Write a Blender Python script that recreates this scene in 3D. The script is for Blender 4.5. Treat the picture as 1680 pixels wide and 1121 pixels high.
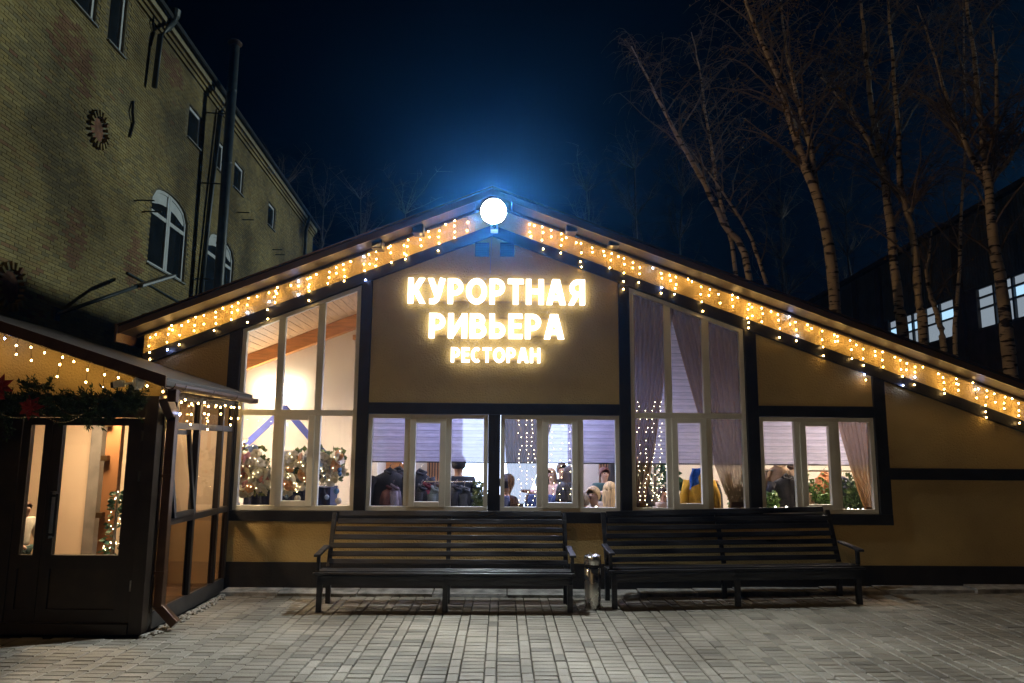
import bpy, bmesh, math, random
from mathutils import Vector, Matrix
random.seed(7)
rnd = random.random
R = math.radians
S = bpy.context.scene
C = S.collection
for o in list(bpy.data.objects): bpy.data.objects.remove(o)

# ------------------------------------------------------------------ camera
FPX, CXP, CYP, HC = 1180.0, 840.0, 560.5, 1.83
CAM = (Matrix.Rotation(-R(.65), 3, 'Z') @ Matrix.Rotation(math.pi/2 + R(8.25), 3, 'X') @ Matrix.Rotation(R(.45), 3, 'Z'))
cd = bpy.data.cameras.new('camera'); cam = bpy.data.objects.new('camera', cd); C.objects.link(cam)
cam.matrix_world = Matrix.Translation((0, 0, HC)) @ CAM.to_4x4()
cd.sensor_width = 36; cd.lens = FPX/1680*36; cd.clip_end = 2000; cd.clip_start = .05
S.camera = cam
# ------------------------------------------------------------------ sky (night), one weak cold moon-like sun as assumed back light, exposure
W = bpy.data.worlds.new('World'); S.world = W; W.use_nodes = True
nt = W.node_tree; bg = nt.nodes['Background']
sky = nt.nodes.new('ShaderNodeTexSky'); sky.sky_type = 'NISHITA'; sky.sun_disc = False
sky.sun_elevation = R(-5); sky.sun_rotation = R(61); sky.air_density = 1.0; sky.dust_density = .6; sky.ozone_density = 3
nt.links.new(sky.outputs[0], bg.inputs[0]); bg.inputs[1].default_value = .05
sl = bpy.data.lights.new('sun', 'SUN'); sl.energy = 1.0; sl.angle = R(.9); sl.color = (.86, 1.0, .90)
so = bpy.data.objects.new('sun', sl); C.objects.link(so)
so.rotation_euler = Vector((-1.0, -.55, -.225)).to_track_quat('-Z', 'Y').to_euler()
S.view_settings.view_transform = 'Standard'; S.view_settings.look = 'None'
S.view_settings.exposure = 0; S.view_settings.gamma = 1
S.render.engine = 'CYCLES'
cy = S.cycles; cy.use_denoising = True; cy.max_bounces = 7; cy.diffuse_bounces = 3; cy.glossy_bounces = 3
cy.transparent_max_bounces = 24; cy.volume_bounces = 0; cy.sample_clamp_indirect = 4; cy.caustics_reflective = False; cy.caustics_refractive = False

def at(px, py, Y):
    "photo position to the point at depth Y"
    d = CAM @ Vector(((px-CXP)/FPX, -(py-CYP)/FPX, -1)); t = Y/d.y
    return Vector((d.x*t, Y, d.z*t+HC))
def gz(x): return max(0, x-1.2)*.017

# ------------------------------------------------------------------ materials
MATS = {}
def mat(name, col, rough=.6, var=.12, scale=6, bump=0, bscale=60, metal=0, col2=None, spec=.5, detail=4, stretch=None, rvar=0):
    if name in MATS: return MATS[name]
    m = bpy.data.materials.new(name); m.use_nodes = True; n = m.node_tree; L = n.links
    b = n.nodes['Principled BSDF']; b.inputs['Roughness'].default_value = rough; b.inputs['Metallic'].default_value = metal
    b.inputs['Specular IOR Level'].default_value = spec
    g = n.nodes.new('ShaderNodeNewGeometry'); vec = g.outputs['Position']
    if stretch:
        mp = n.nodes.new('ShaderNodeMapping'); mp.inputs['Scale'].default_value = stretch; L.new(vec, mp.inputs[0]); vec = mp.outputs[0]
    no = n.nodes.new('ShaderNodeTexNoise'); no.inputs['Scale'].default_value = scale; no.inputs['Detail'].default_value = detail
    L.new(vec, no.inputs['Vector'])
    cr = n.nodes.new('ShaderNodeValToRGB'); c2 = col2 or tuple(c*(1+var*1.5) for c in col); c1 = tuple(c*(1-var*1.5) for c in col) if not col2 else col
    cr.color_ramp.elements[0].position = .32; cr.color_ramp.elements[1].position = .68
    cr.color_ramp.elements[0].color = (*c1, 1); cr.color_ramp.elements[1].color = (*c2, 1)
    L.new(no.outputs[0], cr.inputs[0]); L.new(cr.outputs[0], b.inputs['Base Color'])
    if rvar:
        ma = n.nodes.new('ShaderNodeMapRange'); ma.inputs['To Min'].default_value = max(.05, rough-rvar); ma.inputs['To Max'].default_value = min(1, rough+rvar)
        L.new(no.outputs[0], ma.inputs[0]); L.new(ma.outputs[0], b.inputs['Roughness'])
    if bump:
        n2 = n.nodes.new('ShaderNodeTexNoise'); n2.inputs['Scale'].default_value = bscale; n2.inputs['Detail'].default_value = 6
        L.new(vec, n2.inputs['Vector'])
        bp = n.nodes.new('ShaderNodeBump'); bp.inputs['Strength'].default_value = bump; bp.inputs['Distance'].default_value = .02
        L.new(n2.outputs[0], bp.inputs['Height']); L.new(bp.outputs[0], b.inputs['Normal'])
    MATS[name] = m; return m
def emit(name, col, s):
    if name in MATS: return MATS[name]
    m = bpy.data.materials.new(name); m.use_nodes = True; n = m.node_tree; n.nodes.clear()
    e = n.nodes.new('ShaderNodeEmission'); e.inputs[0].default_value = (*col, 1); e.inputs[1].default_value = s
    o = n.nodes.new('ShaderNodeOutputMaterial'); n.links.new(e.outputs[0], o.inputs[0]); MATS[name] = m; return m
def glass(name, tint=(.95, .97, .97), refl=1.0, ior=1.45):
    if name in MATS: return MATS[name]
    m = bpy.data.materials.new(name); m.use_nodes = True; n = m.node_tree; n.nodes.clear(); L = n.links
    t = n.nodes.new('ShaderNodeBsdfTransparent'); t.inputs[0].default_value = (*tint, 1)
    g = n.nodes.new('ShaderNodeBsdfGlossy'); g.inputs['Roughness'].default_value = .02
    f = n.nodes.new('ShaderNodeFresnel'); ge = n.nodes.new('ShaderNodeNewGeometry'); mr = n.nodes.new('ShaderNodeMapRange')
    mr.inputs['To Min'].default_value = ior; mr.inputs['To Max'].default_value = 1/ior; L.new(ge.outputs['Backfacing'], mr.inputs[0]); L.new(mr.outputs[0], f.inputs[0])
    mx = n.nodes.new('ShaderNodeMixShader'); o = n.nodes.new('ShaderNodeOutputMaterial')
    L.new(f.outputs[0], mx.inputs[0]); L.new(t.outputs[0], mx.inputs[1]); L.new(g.outputs[0], mx.inputs[2]); L.new(mx.outputs[0], o.inputs[0])
    MATS[name] = m; return m
def cloth(name, col, transp=.2, transl=.5, stripe=None):
    "thin fabric: diffuse + translucent + open weave; stripe = bands per metre in height"
    if name in MATS: return MATS[name]
    m = bpy.data.materials.new(name); m.use_nodes = True; n = m.node_tree; n.nodes.clear(); L = n.links
    d = n.nodes.new('ShaderNodeBsdfDiffuse'); tl = n.nodes.new('ShaderNodeBsdfTranslucent'); tp = n.nodes.new('ShaderNodeBsdfTransparent')
    o = n.nodes.new('ShaderNodeOutputMaterial'); m1 = n.nodes.new('ShaderNodeMixShader'); m2 = n.nodes.new('ShaderNodeMixShader')
    m1.inputs[0].default_value = transl; m2.inputs[0].default_value = transp
    L.new(d.outputs[0], m1.inputs[1]); L.new(tl.outputs[0], m1.inputs[2]); L.new(m1.outputs[0], m2.inputs[1]); L.new(tp.outputs[0], m2.inputs[2]); L.new(m2.outputs[0], o.inputs[0])
    g = n.nodes.new('ShaderNodeNewGeometry')
    no = n.nodes.new('ShaderNodeTexNoise'); no.inputs['Scale'].default_value = 9
    mp = n.nodes.new('ShaderNodeMapping'); mp.inputs['Scale'].default_value = (1, 1, 9) if stripe else (9, 9, 1)
    L.new(g.outputs['Position'], mp.inputs[0]); L.new(mp.outputs[0], no.inputs['Vector'])
    cr = n.nodes.new('ShaderNodeValToRGB'); cr.color_ramp.elements[0].position = .3; cr.color_ramp.elements[1].position = .7
    cr.color_ramp.elements[0].color = (*[c*.72 for c in col], 1); cr.color_ramp.elements[1].color = (*col, 1)
    L.new(no.outputs[0], cr.inputs[0]); src = cr.outputs[0]
    if stripe:
        sx = n.nodes.new('ShaderNodeSeparateXYZ'); L.new(g.outputs['Position'], sx.inputs[0])
        mm = n.nodes.new('ShaderNodeMath'); mm.operation = 'MULTIPLY'; mm.inputs[1].default_value = stripe; L.new(sx.outputs[2], mm.inputs[0])
        fr = n.nodes.new('ShaderNodeMath'); fr.operation = 'FRACT'; L.new(mm.outputs[0], fr.inputs[0])
        c2 = n.nodes.new('ShaderNodeValToRGB'); e = c2.color_ramp.elements
        e[0].position = 0; e[0].color = (.30, .30, .32, 1); e[1].position = 1; e[1].color = (.95, .95, .95, 1)
        for p, v in ((.09, .5), (.14, .85), (.5, 1), (.56, .74), (.9, .8)): k = e.new(p); k.color = (v, v, v, 1)
        L.new(fr.outputs[0], c2.inputs[0])
        mu = n.nodes.new('ShaderNodeMix'); mu.data_type = 'RGBA'; mu.blend_type = 'MULTIPLY'; mu.inputs[0].default_value = 1
        L.new(src, mu.inputs[6]); L.new(c2.outputs[0], mu.inputs[7]); src = mu.outputs[2]
    L.new(src, d.inputs[0]); L.new(src, tl.inputs[0]); MATS[name] = m; return m

def brickmat(name, cols, rough=.85, mortar=False):
    "colour varies brick by brick (object random for single bricks, 'tint' attribute for joined ones) plus stains"
    m = bpy.data.materials.new(name); m.use_nodes = True; n = m.node_tree; L = n.links
    b = n.nodes['Principled BSDF']; b.inputs['Roughness'].default_value = rough
    at_ = n.nodes.new('ShaderNodeAttribute'); at_.attribute_name = 'tint'
    oi = n.nodes.new('ShaderNodeObjectInfo')
    gt = n.nodes.new('ShaderNodeMath'); gt.operation = 'GREATER_THAN'; gt.inputs[1].default_value = .001; L.new(at_.outputs['Fac'], gt.inputs[0])
    mx = n.nodes.new('ShaderNodeMix'); L.new(gt.outputs[0], mx.inputs[0]); L.new(oi.outputs['Random'], mx.inputs[2]); L.new(at_.outputs['Fac'], mx.inputs[3])
    cr = n.nodes.new('ShaderNodeValToRGB'); e = cr.color_ramp.elements
    e[0].color = (*cols[0], 1); e[1].color = (*cols[-1], 1); e[1].position = 1
    for i, c in enumerate(cols[1:-1]): k = e.new((i+1)/(len(cols)-1)); k.color = (*c, 1)
    L.new(mx.outputs[0], cr.inputs[0])
    g = n.nodes.new('ShaderNodeNewGeometry'); no = n.nodes.new('ShaderNodeTexNoise'); no.inputs['Scale'].default_value = .9 if not mortar else .45; no.inputs['Detail'].default_value = 7
    L.new(g.outputs['Position'], no.inputs['Vector'])
    c2 = n.nodes.new('ShaderNodeValToRGB'); c2.color_ramp.elements[0].position = .36; c2.color_ramp.elements[1].position = .66
    c2.color_ramp.elements[0].color = (.42, .40, .39, 1) if mortar else (.55, .53, .50, 1); c2.color_ramp.elements[1].color = (1.05, 1.05, 1.05, 1)
    L.new(no.outputs[0], c2.inputs[0])
    n3 = n.nodes.new('ShaderNodeTexNoise'); n3.inputs['Scale'].default_value = 55; n3.inputs['Detail'].default_value = 5; L.new(g.outputs['Position'], n3.inputs['Vector'])
    c3 = n.nodes.new('ShaderNodeValToRGB'); c3.color_ramp.elements[0].color = (.75, .75, .75, 1); c3.color_ramp.elements[1].color = (1.15, 1.15, 1.15, 1); L.new(n3.outputs[0], c3.inputs[0])
    src = cr.outputs[0]
    for c in (c2, c3):
        mu = n.nodes.new('ShaderNodeMix'); mu.data_type = 'RGBA'; mu.blend_type = 'MULTIPLY'; mu.inputs[0].default_value = 1
        L.new(src, mu.inputs[6]); L.new(c.outputs[0], mu.inputs[7]); src = mu.outputs[2]
    L.new(src, b.inputs['Base Color'])
    bp = n.nodes.new('ShaderNodeBump'); bp.inputs['Strength'].default_value = .5; bp.inputs['Distance'].default_value = .006
    L.new(n3.outputs[0], bp.inputs['Height']); L.new(bp.outputs[0], b.inputs['Normal'])
    return m

# ------------------------------------------------------------------ mesh helpers
class MB:
    def __init__(s): s.v = []; s.f = []
    def add(s, vs, fs):
        k = len(s.v); s.v += [tuple(p) for p in vs]; s.f += [tuple(i+k for i in f) for f in fs]; return s
    def box(s, x0, x1, y0, y1, z0, z1):
        if x0 > x1: x0, x1 = x1, x0
        if y0 > y1: y0, y1 = y1, y0
        if z0 > z1: z0, z1 = z1, z0
        return s.add([(x0,y0,z0),(x1,y0,z0),(x1,y1,z0),(x0,y1,z0),(x0,y0,z1),(x1,y0,z1),(x1,y1,z1),(x0,y1,z1)],
                     [(0,3,2,1),(4,5,6,7),(0,1,5,4),(1,2,6,5),(2,3,7,6),(3,0,4,7)])
    def obox(s, c, a, b, d):
        c, a, b, d = map(Vector, (c, a, b, d))
        vs = [c+i*a+j*b+k*d for k in (-1, 1) for j, i in ((-1,-1),(-1,1),(1,1),(1,-1))]
        fs = [(0,3,2,1),(4,5,6,7),(0,1,5,4),(1,2,6,5),(2,3,7,6),(3,0,4,7)]
        if a.cross(b).dot(d) < 0: fs = [f[::-1] for f in fs]
        return s.add(vs, fs)
    def prism(s, poly, y0, y1):
        "outline in x,z extruded along y"
        n = len(poly)
        ar = sum(poly[i][0]*poly[(i+1) % n][1]-poly[(i+1) % n][0]*poly[i][1] for i in range(n))
        if ar < 0: poly = poly[::-1]
        vs = [(x, y0, z) for x, z in poly]+[(x, y1, z) for x, z in poly]
        return s.add(vs, [tuple(range(n)), tuple(range(2*n-1, n-1, -1))]+[((i+1) % n, i, i+n, (i+1) % n+n) for i in range(n)])
    def prismx(s, poly, x0, x1):
        "outline in y,z extruded along x"
        k = len(s.v); s.prism(poly, x0, x1)
        s.v[k:] = [(y, x, z) for x, y, z in s.v[k:]]
        nf = 2+len(poly); s.f[-nf:] = [f[::-1] for f in s.f[-nf:]]
        return s
    def tube(s, pts, rad, n=6, cap=True):
        pts = [Vector(p) for p in pts]; k = len(s.v)
        if not hasattr(rad, '__len__'): rad = [rad]*len(pts)
        up = Vector((.13, .27, .95)).normalized()
        for i, p in enumerate(pts):
            d = (pts[min(i+1, len(pts)-1)]-pts[max(i-1, 0)]).normalized()
            a = d.cross(up)
            if a.length < .1: a = d.cross(Vector((1, 0, 0)))
            a.normalize(); b = d.cross(a)
            for j in range(n):
                t = 2*math.pi*j/n; s.v.append(tuple(p+(a*math.cos(t)+b*math.sin(t))*rad[i]))
        for i in range(len(pts)-1):
            for j in range(n): s.f.append((k+i*n+j, k+(i+1)*n+j, k+(i+1)*n+(j+1) % n, k+i*n+(j+1) % n))
        if cap:
            s.f.append(tuple(k+j for j in range(n))); e = k+(len(pts)-1)*n; s.f.append(tuple(e+j for j in range(n-1, -1, -1)))
        return s
    def ball(s, c, r, n=8, m=6, sc=(1, 1, 1)):
        c = Vector(c); k = len(s.v)
        s.v.append((c.x, c.y, c.z-r*sc[2]))
        for i in range(1, m):
            a = -math.pi/2+math.pi*i/m
            for j in range(n):
                t = 2*math.pi*j/n; s.v.append((c.x+r*sc[0]*math.cos(a)*math.cos(t), c.y+r*sc[1]*math.cos(a)*math.sin(t), c.z+r*sc[2]*math.sin(a)))
        s.v.append((c.x, c.y, c.z+r*sc[2])); top = len(s.v)-1
        for j in range(n):
            s.f.append((k, k+1+(j+1) % n, k+1+j)); q = k+1+(m-2)*n; s.f.append((top, q+j, q+(j+1) % n))
            for i in range(m-2): s.f.append((k+1+i*n+j, k+1+i*n+(j+1) % n, k+1+(i+1)*n+(j+1) % n, k+1+(i+1)*n+j))
        return s
    def lathe(s, c, prof, n=20):
        k = len(s.v); c = Vector(c)
        for r, z in prof:
            for j in range(n):
                t = 2*math.pi*j/n; s.v.append((c.x+r*math.cos(t), c.y+r*math.sin(t), c.z+z))
        for i in range(len(prof)-1):
            for j in range(n): s.f.append((k+i*n+j, k+i*n+(j+1) % n, k+(i+1)*n+(j+1) % n, k+(i+1)*n+j))
        s.f.append(tuple(k+j for j in range(n-1, -1, -1))); e = k+(len(prof)-1)*n; s.f.append(tuple(e+j for j in range(n)))
        return s
    def grid(s, fn, nu, nv):
        k = len(s.v)
        for i in range(nu+1):
            for j in range(nv+1): s.v.append(tuple(fn(i/nu, j/nv)))
        for i in range(nu):
            for j in range(nv): s.f.append((k+i*(nv+1)+j, k+(i+1)*(nv+1)+j, k+(i+1)*(nv+1)+j+1, k+i*(nv+1)+j+1))
        return s
    def leaf(s, p, size, d=None):
        p = Vector(p); a = Vector((rnd()-.5, rnd()-.5, rnd()-.5)).normalized() if d is None else Vector(d).normalized()
        b = a.cross(Vector((rnd()-.5, rnd()-.5, rnd()-.5))).normalized()*size*.38; a = a*size
        return s.add([p, p+a*.5+b, p+a, p+a*.5-b], [(0, 1, 2, 3)])
    def mesh(s, name):
        me = bpy.data.meshes.new(name); me.from_pydata(s.v, [], s.f); me.update(); return me
    def build(s, name, m, parent=None, smooth=False, local=False, bevel=0):
        return link(name, s.mesh(name), m, parent, smooth, local, bevel)
def wl(o):
    v = Vector((0, 0, 0))
    while o is not None: v += o.location; o = o.parent
    return v
def link(name, me, m, parent=None, smooth=False, local=False, bevel=0):
    o = bpy.data.objects.new(name, me); C.objects.link(o)
    if m and not me.materials: me.materials.append(m)
    if parent is not None:
        o.parent = parent
        if not local: o.location = -wl(parent)
    if smooth: me.shade_smooth()
    if bevel:
        b = o.modifiers.new('bevel', 'BEVEL'); b.width = bevel; b.segments = 3 if bevel > .007 else 2; b.limit_method = 'ANGLE'
    return o
def tag(o, label=None, cat=None, group=None, kind=None):
    for k, v in (('label', label), ('category', cat), ('group', group), ('kind', kind)):
        if v: o[k] = v
    return o
def thing(name, label, cat, loc=(0, 0, 0), rz=0, group=None):
    o = bpy.data.objects.new(name, None); C.objects.link(o); o.location = loc; o.rotation_euler = (0, 0, rz); o.empty_display_size = .1
    return tag(o, label, cat, group)
def child_copy(o, parent, loc=None):
    c = o.copy(); C.objects.link(c); c.parent = parent
    if loc is not None: c.location = loc
    return c
def copy_tree(o, parent=None):
    c = o.copy(); C.objects.link(c); c.parent = parent
    for ch in list(o.children): copy_tree(ch, c)
    return c

# ------------------------------------------------------------------ material library
stucco = mat('ochre_render', (.54, .385, .15), .9, .13, 1.1, bump=.9, bscale=48, detail=9)
timber = mat('dark_timber', (.014, .0125, .012), .42, .3, 5, bump=.25, bscale=30, stretch=(1, 1, 1), rvar=.12)
plinthm = mat('black_plinth', (.018, .015, .012), .55, .25, 4, bump=.3, bscale=40)
brownmetal = mat('brown_sheet_metal', (.075, .038, .02), .34, .15, 5, metal=.4)
soffitm = mat('soffit_boards', (.016, .010, .006), .55, .2, 4, stretch=(8, 1, 8))
whitepvc = mat('white_window_plastic', (.80, .76, .66), .38, .05, 3)
blackmetal = mat('black_metal', (.012, .012, .013), .4, .2, 8)
pane = glass('window_glass')
pane_dark = glass('dark_tinted_glass', (.62, .58, .5))
whitewall = mat('white_interior_wall', (.78, .72, .62), .9, .03, 2)
peachwall = mat('peach_interior_wall', (.75, .58, .42), .9, .04, 2)
pinewood = mat('pine_boards', (.62, .40, .22), .5, .12, 4, stretch=(10, 1, 10))
orangewood = mat('orange_rafter_wood', (.55, .24, .07), .5, .15, 4, stretch=(1, 8, 8))
floorm = mat('hall_floor', (.16, .10, .06), .4, .2, 4)
FY = 9.4                                     # front plane of the restaurant

# ================================================================== GROUND
g = MB().add([(-600, -600, -.06), (600, -600, -.06), (600, 600, -.06), (-600, 600, -.06)], [(0, 1, 2, 3)]).build('ground', mat('dark_earth', (.05, .045, .035), .95, .3, .6, bump=.4, bscale=8))
tag(g, kind='structure')
pv = MB().grid(lambda u, v: (-7+17*u, 2.4+7.0*v, -.04+gz(-7+17*u)), 34, 1).build('pavement', mat('joint_sand', (.03, .025, .02), .95, .3, 30))
tag(pv, kind='structure')
paver_m = brickmat('concrete_pavers', [(.16, .145, .115), (.305, .275, .215), (.275, .25, .20), (.34, .305, .245), (.255, .23, .185)], .62)
def paver_mesh(lx, ly, tint=None):
    b = MB(); c = .006; h = .06; x, y = lx/2, ly/2
    vs = [(-x,-y,-h),(x,-y,-h),(x,y,-h),(-x,y,-h),(-x,-y,-c),(x,-y,-c),(x,y,-c),(-x,y,-c),(-x+c,-y+c,0),(x-c,-y+c,0),(x-c,y-c,0),(-x+c,y-c,0)]
    fs = [(8,9,10,11)]
    for i in range(4):
        j = (i+1) % 4; fs += [(i, j, j+4, i+4), (i+4, j+4, j+8, i+8)]
    return vs, fs
wv, wf = paver_mesh(.191, .091); nv_, nf_ = paver_mesh(.091, .191)
wme = MB().add(wv, wf).mesh('paver_across'); nme = MB().add(nv_, nf_).mesh('paver_along')
for m_ in (wme, nme): m_.materials.append(paver_m)
slots = []
for k in range(-22, 34):
    x0 = -.135+.3*k; jy = rnd()*.1
    jit = lambda: (rnd()-.5)*.004
    y = 2.5+jy
    while y < 9.1:
        slots.append((x0+.05+jit(), y+.1, 0)); y += .2
    y = 2.5+rnd()*.1
    while y < 9.15:
        slots.append((x0+.2+jit(), y+.05+jit(), 1)); y += .1
slots = [s_ for s_ in slots if not (s_[0] < -3.42 and s_[1] > 7.18)]
inview = sorted([s_ for s_ in slots if s_[1] > 5.93 and abs(s_[0]-.07) < s_[1]*.735], key=lambda s_: s_[1])
near = set(inview[:300])
def pz(s_): return gz(s_[0])+(rnd()-.5)*.005
for s_ in inview[:300]:
    o = bpy.data.objects.new('paver', wme if s_[2] else nme); C.objects.link(o); o.parent = pv
    o.location = (s_[0], s_[1], pz(s_)); o.rotation_euler = ((rnd()-.5)*.02, (rnd()-.5)*.02, (rnd()-.5)*.016)
b = MB(); tints = []
for s_ in slots:
    if s_ in near: continue
    vs, fs = (wv, wf) if s_[2] else (nv_, nf_); z = pz(s_); tx, ty, tz = [(rnd()-.5)*.02 for _ in range(3)]
    b.add([(s_[0]+p[0]-p[1]*tz, s_[1]+p[1]+p[0]*tz, z+p[2]+p[1]*tx+p[0]*ty) for p in vs], fs); tints += [.01+.99*rnd()]*12
o = b.build('paving_field', paver_m, pv); tag(o, kind='stuff')
a = o.data.attributes.new('tint', 'FLOAT', 'POINT'); a.data.foreach_set('value', tints)
# concrete strip along the wall foot, broken edge
strip = MB(); x = -3.42
while x < 8.6:
    w = .5+rnd()*.7; x2 = min(8.6, x+w); z = gz((x+x2)/2)
    strip.prismx([(9.10+rnd()*.05, -.05), (9.10+rnd()*.05, z+.035+rnd()*.01), (9.42, z+.055), (9.42, -.05)], x, x2-.012); x = x2
tag(strip.build('kerb', mat('worn_concrete', (.26, .25, .23), .8, .35, 7, bump=.8, bscale=25, rvar=.2)), kind='structure')
peb = MB()
for i in range(150):
    y = 7.2+rnd()*2.0; x = -3.41+rnd()*.07+(.05 if rnd() < .2 else 0)
    peb.ball((x, y, .008), .012+rnd()*.022, 5, 4, (1, 1+rnd()*.5, .6))
tag(peb.build('gravel', mat('pale_gravel', (.28, .26, .22), .9, .4, 40)), 'loose pale gravel along the foot of the entrance porch', 'gravel', kind='stuff')

# ================================================================== RESTAURANT
AX = -.17
def Bz(x): return 4.62-(.3945*(AX-x) if x < AX else .3683*(x-AX))          # underside of the raking timbers
def Uz(x): return 5.07-(.398*(AX-x) if x < AX else .3683*(x-AX))            # underside of the roof
rest = thing('restaurant', 'ochre rendered restaurant with dark timbers, tall windows and lit gable sign', 'building', (0, FY, 0))
def panel(poly, y0=FY, y1=FY+.2): return MB().prism(poly, y0, y1).build('wall_panel', stucco, rest)
TB = .155
panel([(-1.75, 2.375), (1.515, 2.375), (1.515, Bz(1.515)), (AX, Bz(AX)), (-1.75, Bz(-1.75))])
panel([(-4.72, Bz(-4.72)+TB-.1), (AX, Bz(AX)+TB), (AX, Uz(AX)), (-4.72, Uz(-4.72))], FY+.002)
panel([(AX+.002, Bz(AX)+TB), (8.3, Bz(8.3)+TB), (8.3, Uz(8.3)), (AX+.002, Uz(AX))], FY+.002)
panel([(-4.72, 0), (-3.6, 0), (-3.6, Bz(-3.6)), (-4.72, Bz(-4.72))])
panel([(3.335, 2.375), (4.845, 2.375), (4.845, Bz(4.845)), (3.335, Bz(3.335))])
panel([(5.005, 1.583), (8.3, 1.583), (8.3, Bz(8.3)), (5.005, Bz(5.005))])
panel([(5.005, .36), (8.3, .36), (8.3, 1.436), (5.005, 1.436)])
panel([(-3.6, .36), (5.004, .36), (5.004, .86), (-3.6, .86)])
MB().box(-3.6, 8.3, FY-.02, FY+.2, -.05, .36).build('plinth', plinthm, rest)
def tim(x0, x1, z0, z1, y0=FY-.028): return MB().box(x0, x1, y0, FY+.2, z0, z1).build('timber', timber, rest, bevel=.006)
def post(x0, x1, z0): return MB().prism([(x0, z0), (x1, z0), (x1, Bz(x1)), (x0, Bz(x0))], FY-.028, FY+.2).build('timber', timber, rest, bevel=.006)
tim(-3.6, 5.01, .862, .992)
post(-3.6, -3.445, .992); post(-1.897, -1.752, .992); post(1.517, 1.662, .992); post(3.18, 3.335, .992); post(4.848, 5.007, .992)
tim(-.19, -.035, .992, 2.232)
tim(-1.752, 1.517, 2.232, 2.375); tim(3.335, 4.848, 2.232, 2.375); tim(5.007, 8.3, 1.436, 1.583)
MB().prism([(-4.72, Bz(-4.72)), (AX, Bz(AX)), (AX, Bz(AX)+TB), (-4.72, Bz(-4.72)+TB)], FY-.035, FY+.19).build('raking_timber', timber, rest, bevel=.006)
MB().prism([(AX, Bz(AX)), (8.3, Bz(8.3)), (8.3, Bz(8.3)+TB), (AX, Bz(AX)+TB)], FY-.035, FY+.19).build('raking_timber', timber, rest, bevel=.006)
# roof: two slabs with fascia boards and metal edge trim
RT = .085; RY0, RY1 = 9.0, 15.3
for s, xe in ((-1, -4.86), (1, 8.6)):
    x0 = AX
    MB().prism([(x0, Uz(AX)), (xe, Uz(xe)), (xe, Uz(xe)+RT), (x0, Uz(AX)+RT)], RY0+.03, RY1).build('roof_slab', soffitm, rest)
    MB().prism([(x0, Uz(AX)-.012), (xe, Uz(xe)-.012), (xe, Uz(xe)+RT-.01), (x0, Uz(AX)+RT-.01)], RY0, RY0+.028).build('fascia_board', mat('brown_fascia', (.10, .052, .022), .45, .2, 4), rest)
    MB().prism([(x0, Uz(AX)+RT+.002), (xe, Uz(xe)+RT+.002), (xe, Uz(xe)+RT+.02), (x0, Uz(AX)+RT+.02)], RY0-.025, RY1+.02).build('roof_edge_trim', brownmetal, rest)
MB().box(-4.89, -4.862, RY0-.02, RY1, Uz(-4.86)-.12, Uz(-4.86)+.1).build('eaves_board', mat('brown_fascia', (.1, .05, .02)), rest)
# soffit batten seen under the overhang
for s, xe in ((-1, -4.8), (1, 8.5)):
    MB().prism([(AX, Uz(AX)-.035), (xe, Uz(xe)-.035), (xe, Uz(xe)-.001), (AX, Uz(AX)-.001)], FY-.05, FY-.0).build('soffit_batten', soffitm, rest)
# back and side walls, floor, hall back wall
MB().box(-4.72, 8.3, 15.0, 15.2, 0, 2.0).build('rear_wall', stucco, rest)
HB = 13.2
MB().prism([(-4.7, 0), (8.25, 0), (8.25, Uz(8.25)), (AX, Uz(AX)), (-4.7, Uz(-4.7))], HB, HB+.15).build('hall_wall', whitewall, rest)
MB().prism([(-4.72, 0), (-4.6, 0), (-4.6, Uz(-4.6)), (-4.72, Uz(-4.72))], FY+.2, 15.0).build('gable_side_wall', whitewall, rest)
MB().prism([(8.15, 0), (8.3, 0), (8.3, Uz(8.3)), (8.15, Uz(8.15))], FY+.2, 15.0).build('side_wall', whitewall, rest)
MB().box(-4.6, 8.15, FY+.2, HB, -.1, .0).build('hall_floor', floorm, rest)
# left bay back wall with rafter, pine ceiling boards
LB = 12.4
MB().prism([(-4.6, .1), (-2.15, .1), (-2.15, Uz(-2.15)-.08), (-4.6, Uz(-4.6)-.08)], LB, LB+.1).build('bay_wall', mat('cream_bay_wall', (.80, .70, .58), .9, .03, 2), rest)
MB().prism([(-4.6, Uz(-4.6)-.30), (-.9, Uz(-.9)-.30), (-.9, Uz(-.9)-.06), (-4.6, Uz(-4.6)-.06)], LB-.16, LB-.01).build('rafter', orangewood, rest)
MB().box(-2.6, -1.3, LB-.14, LB-.02, 3.62, 3.70).build('tie_beam', orangewood, rest)
x = -4.55
me0 = None
while x < 7.9:
    w = .118; xa, xb = x, x+w-.007
    if x < .2:
        MB().prism([(xa, Uz(xa)-.055), (xb, Uz(xb)-.055), (xb, Uz(xb)-.02), (xa, Uz(xa)-.02)], FY+.21, HB-.01).build('ceiling_board', pinewood, rest)
    x += w
for dx, dy in ((-2.25, 10.1), (-2.05, 10.55), (-3.0, 10.4)):
    MB().lathe((dx, dy, Uz(dx)-.085), [(.05, 0), (.055, .01), (.055, .03)], 14).build('smoke_detector', mat('white_plastic', (.8, .8, .78), .4), rest)
MB().prism([(.25, Uz(.25)-.06), (8.1, Uz(8.1)-.06), (8.1, Uz(8.1)-.03), (.25, Uz(.25)-.03)], FY+.21, HB-.01).build('ceiling', whitewall, rest)
MB().box(-2.18, -2.10, LB-.16, HB, .1, 3.6).build('bay_return_wall', whitewall, rest)

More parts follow.
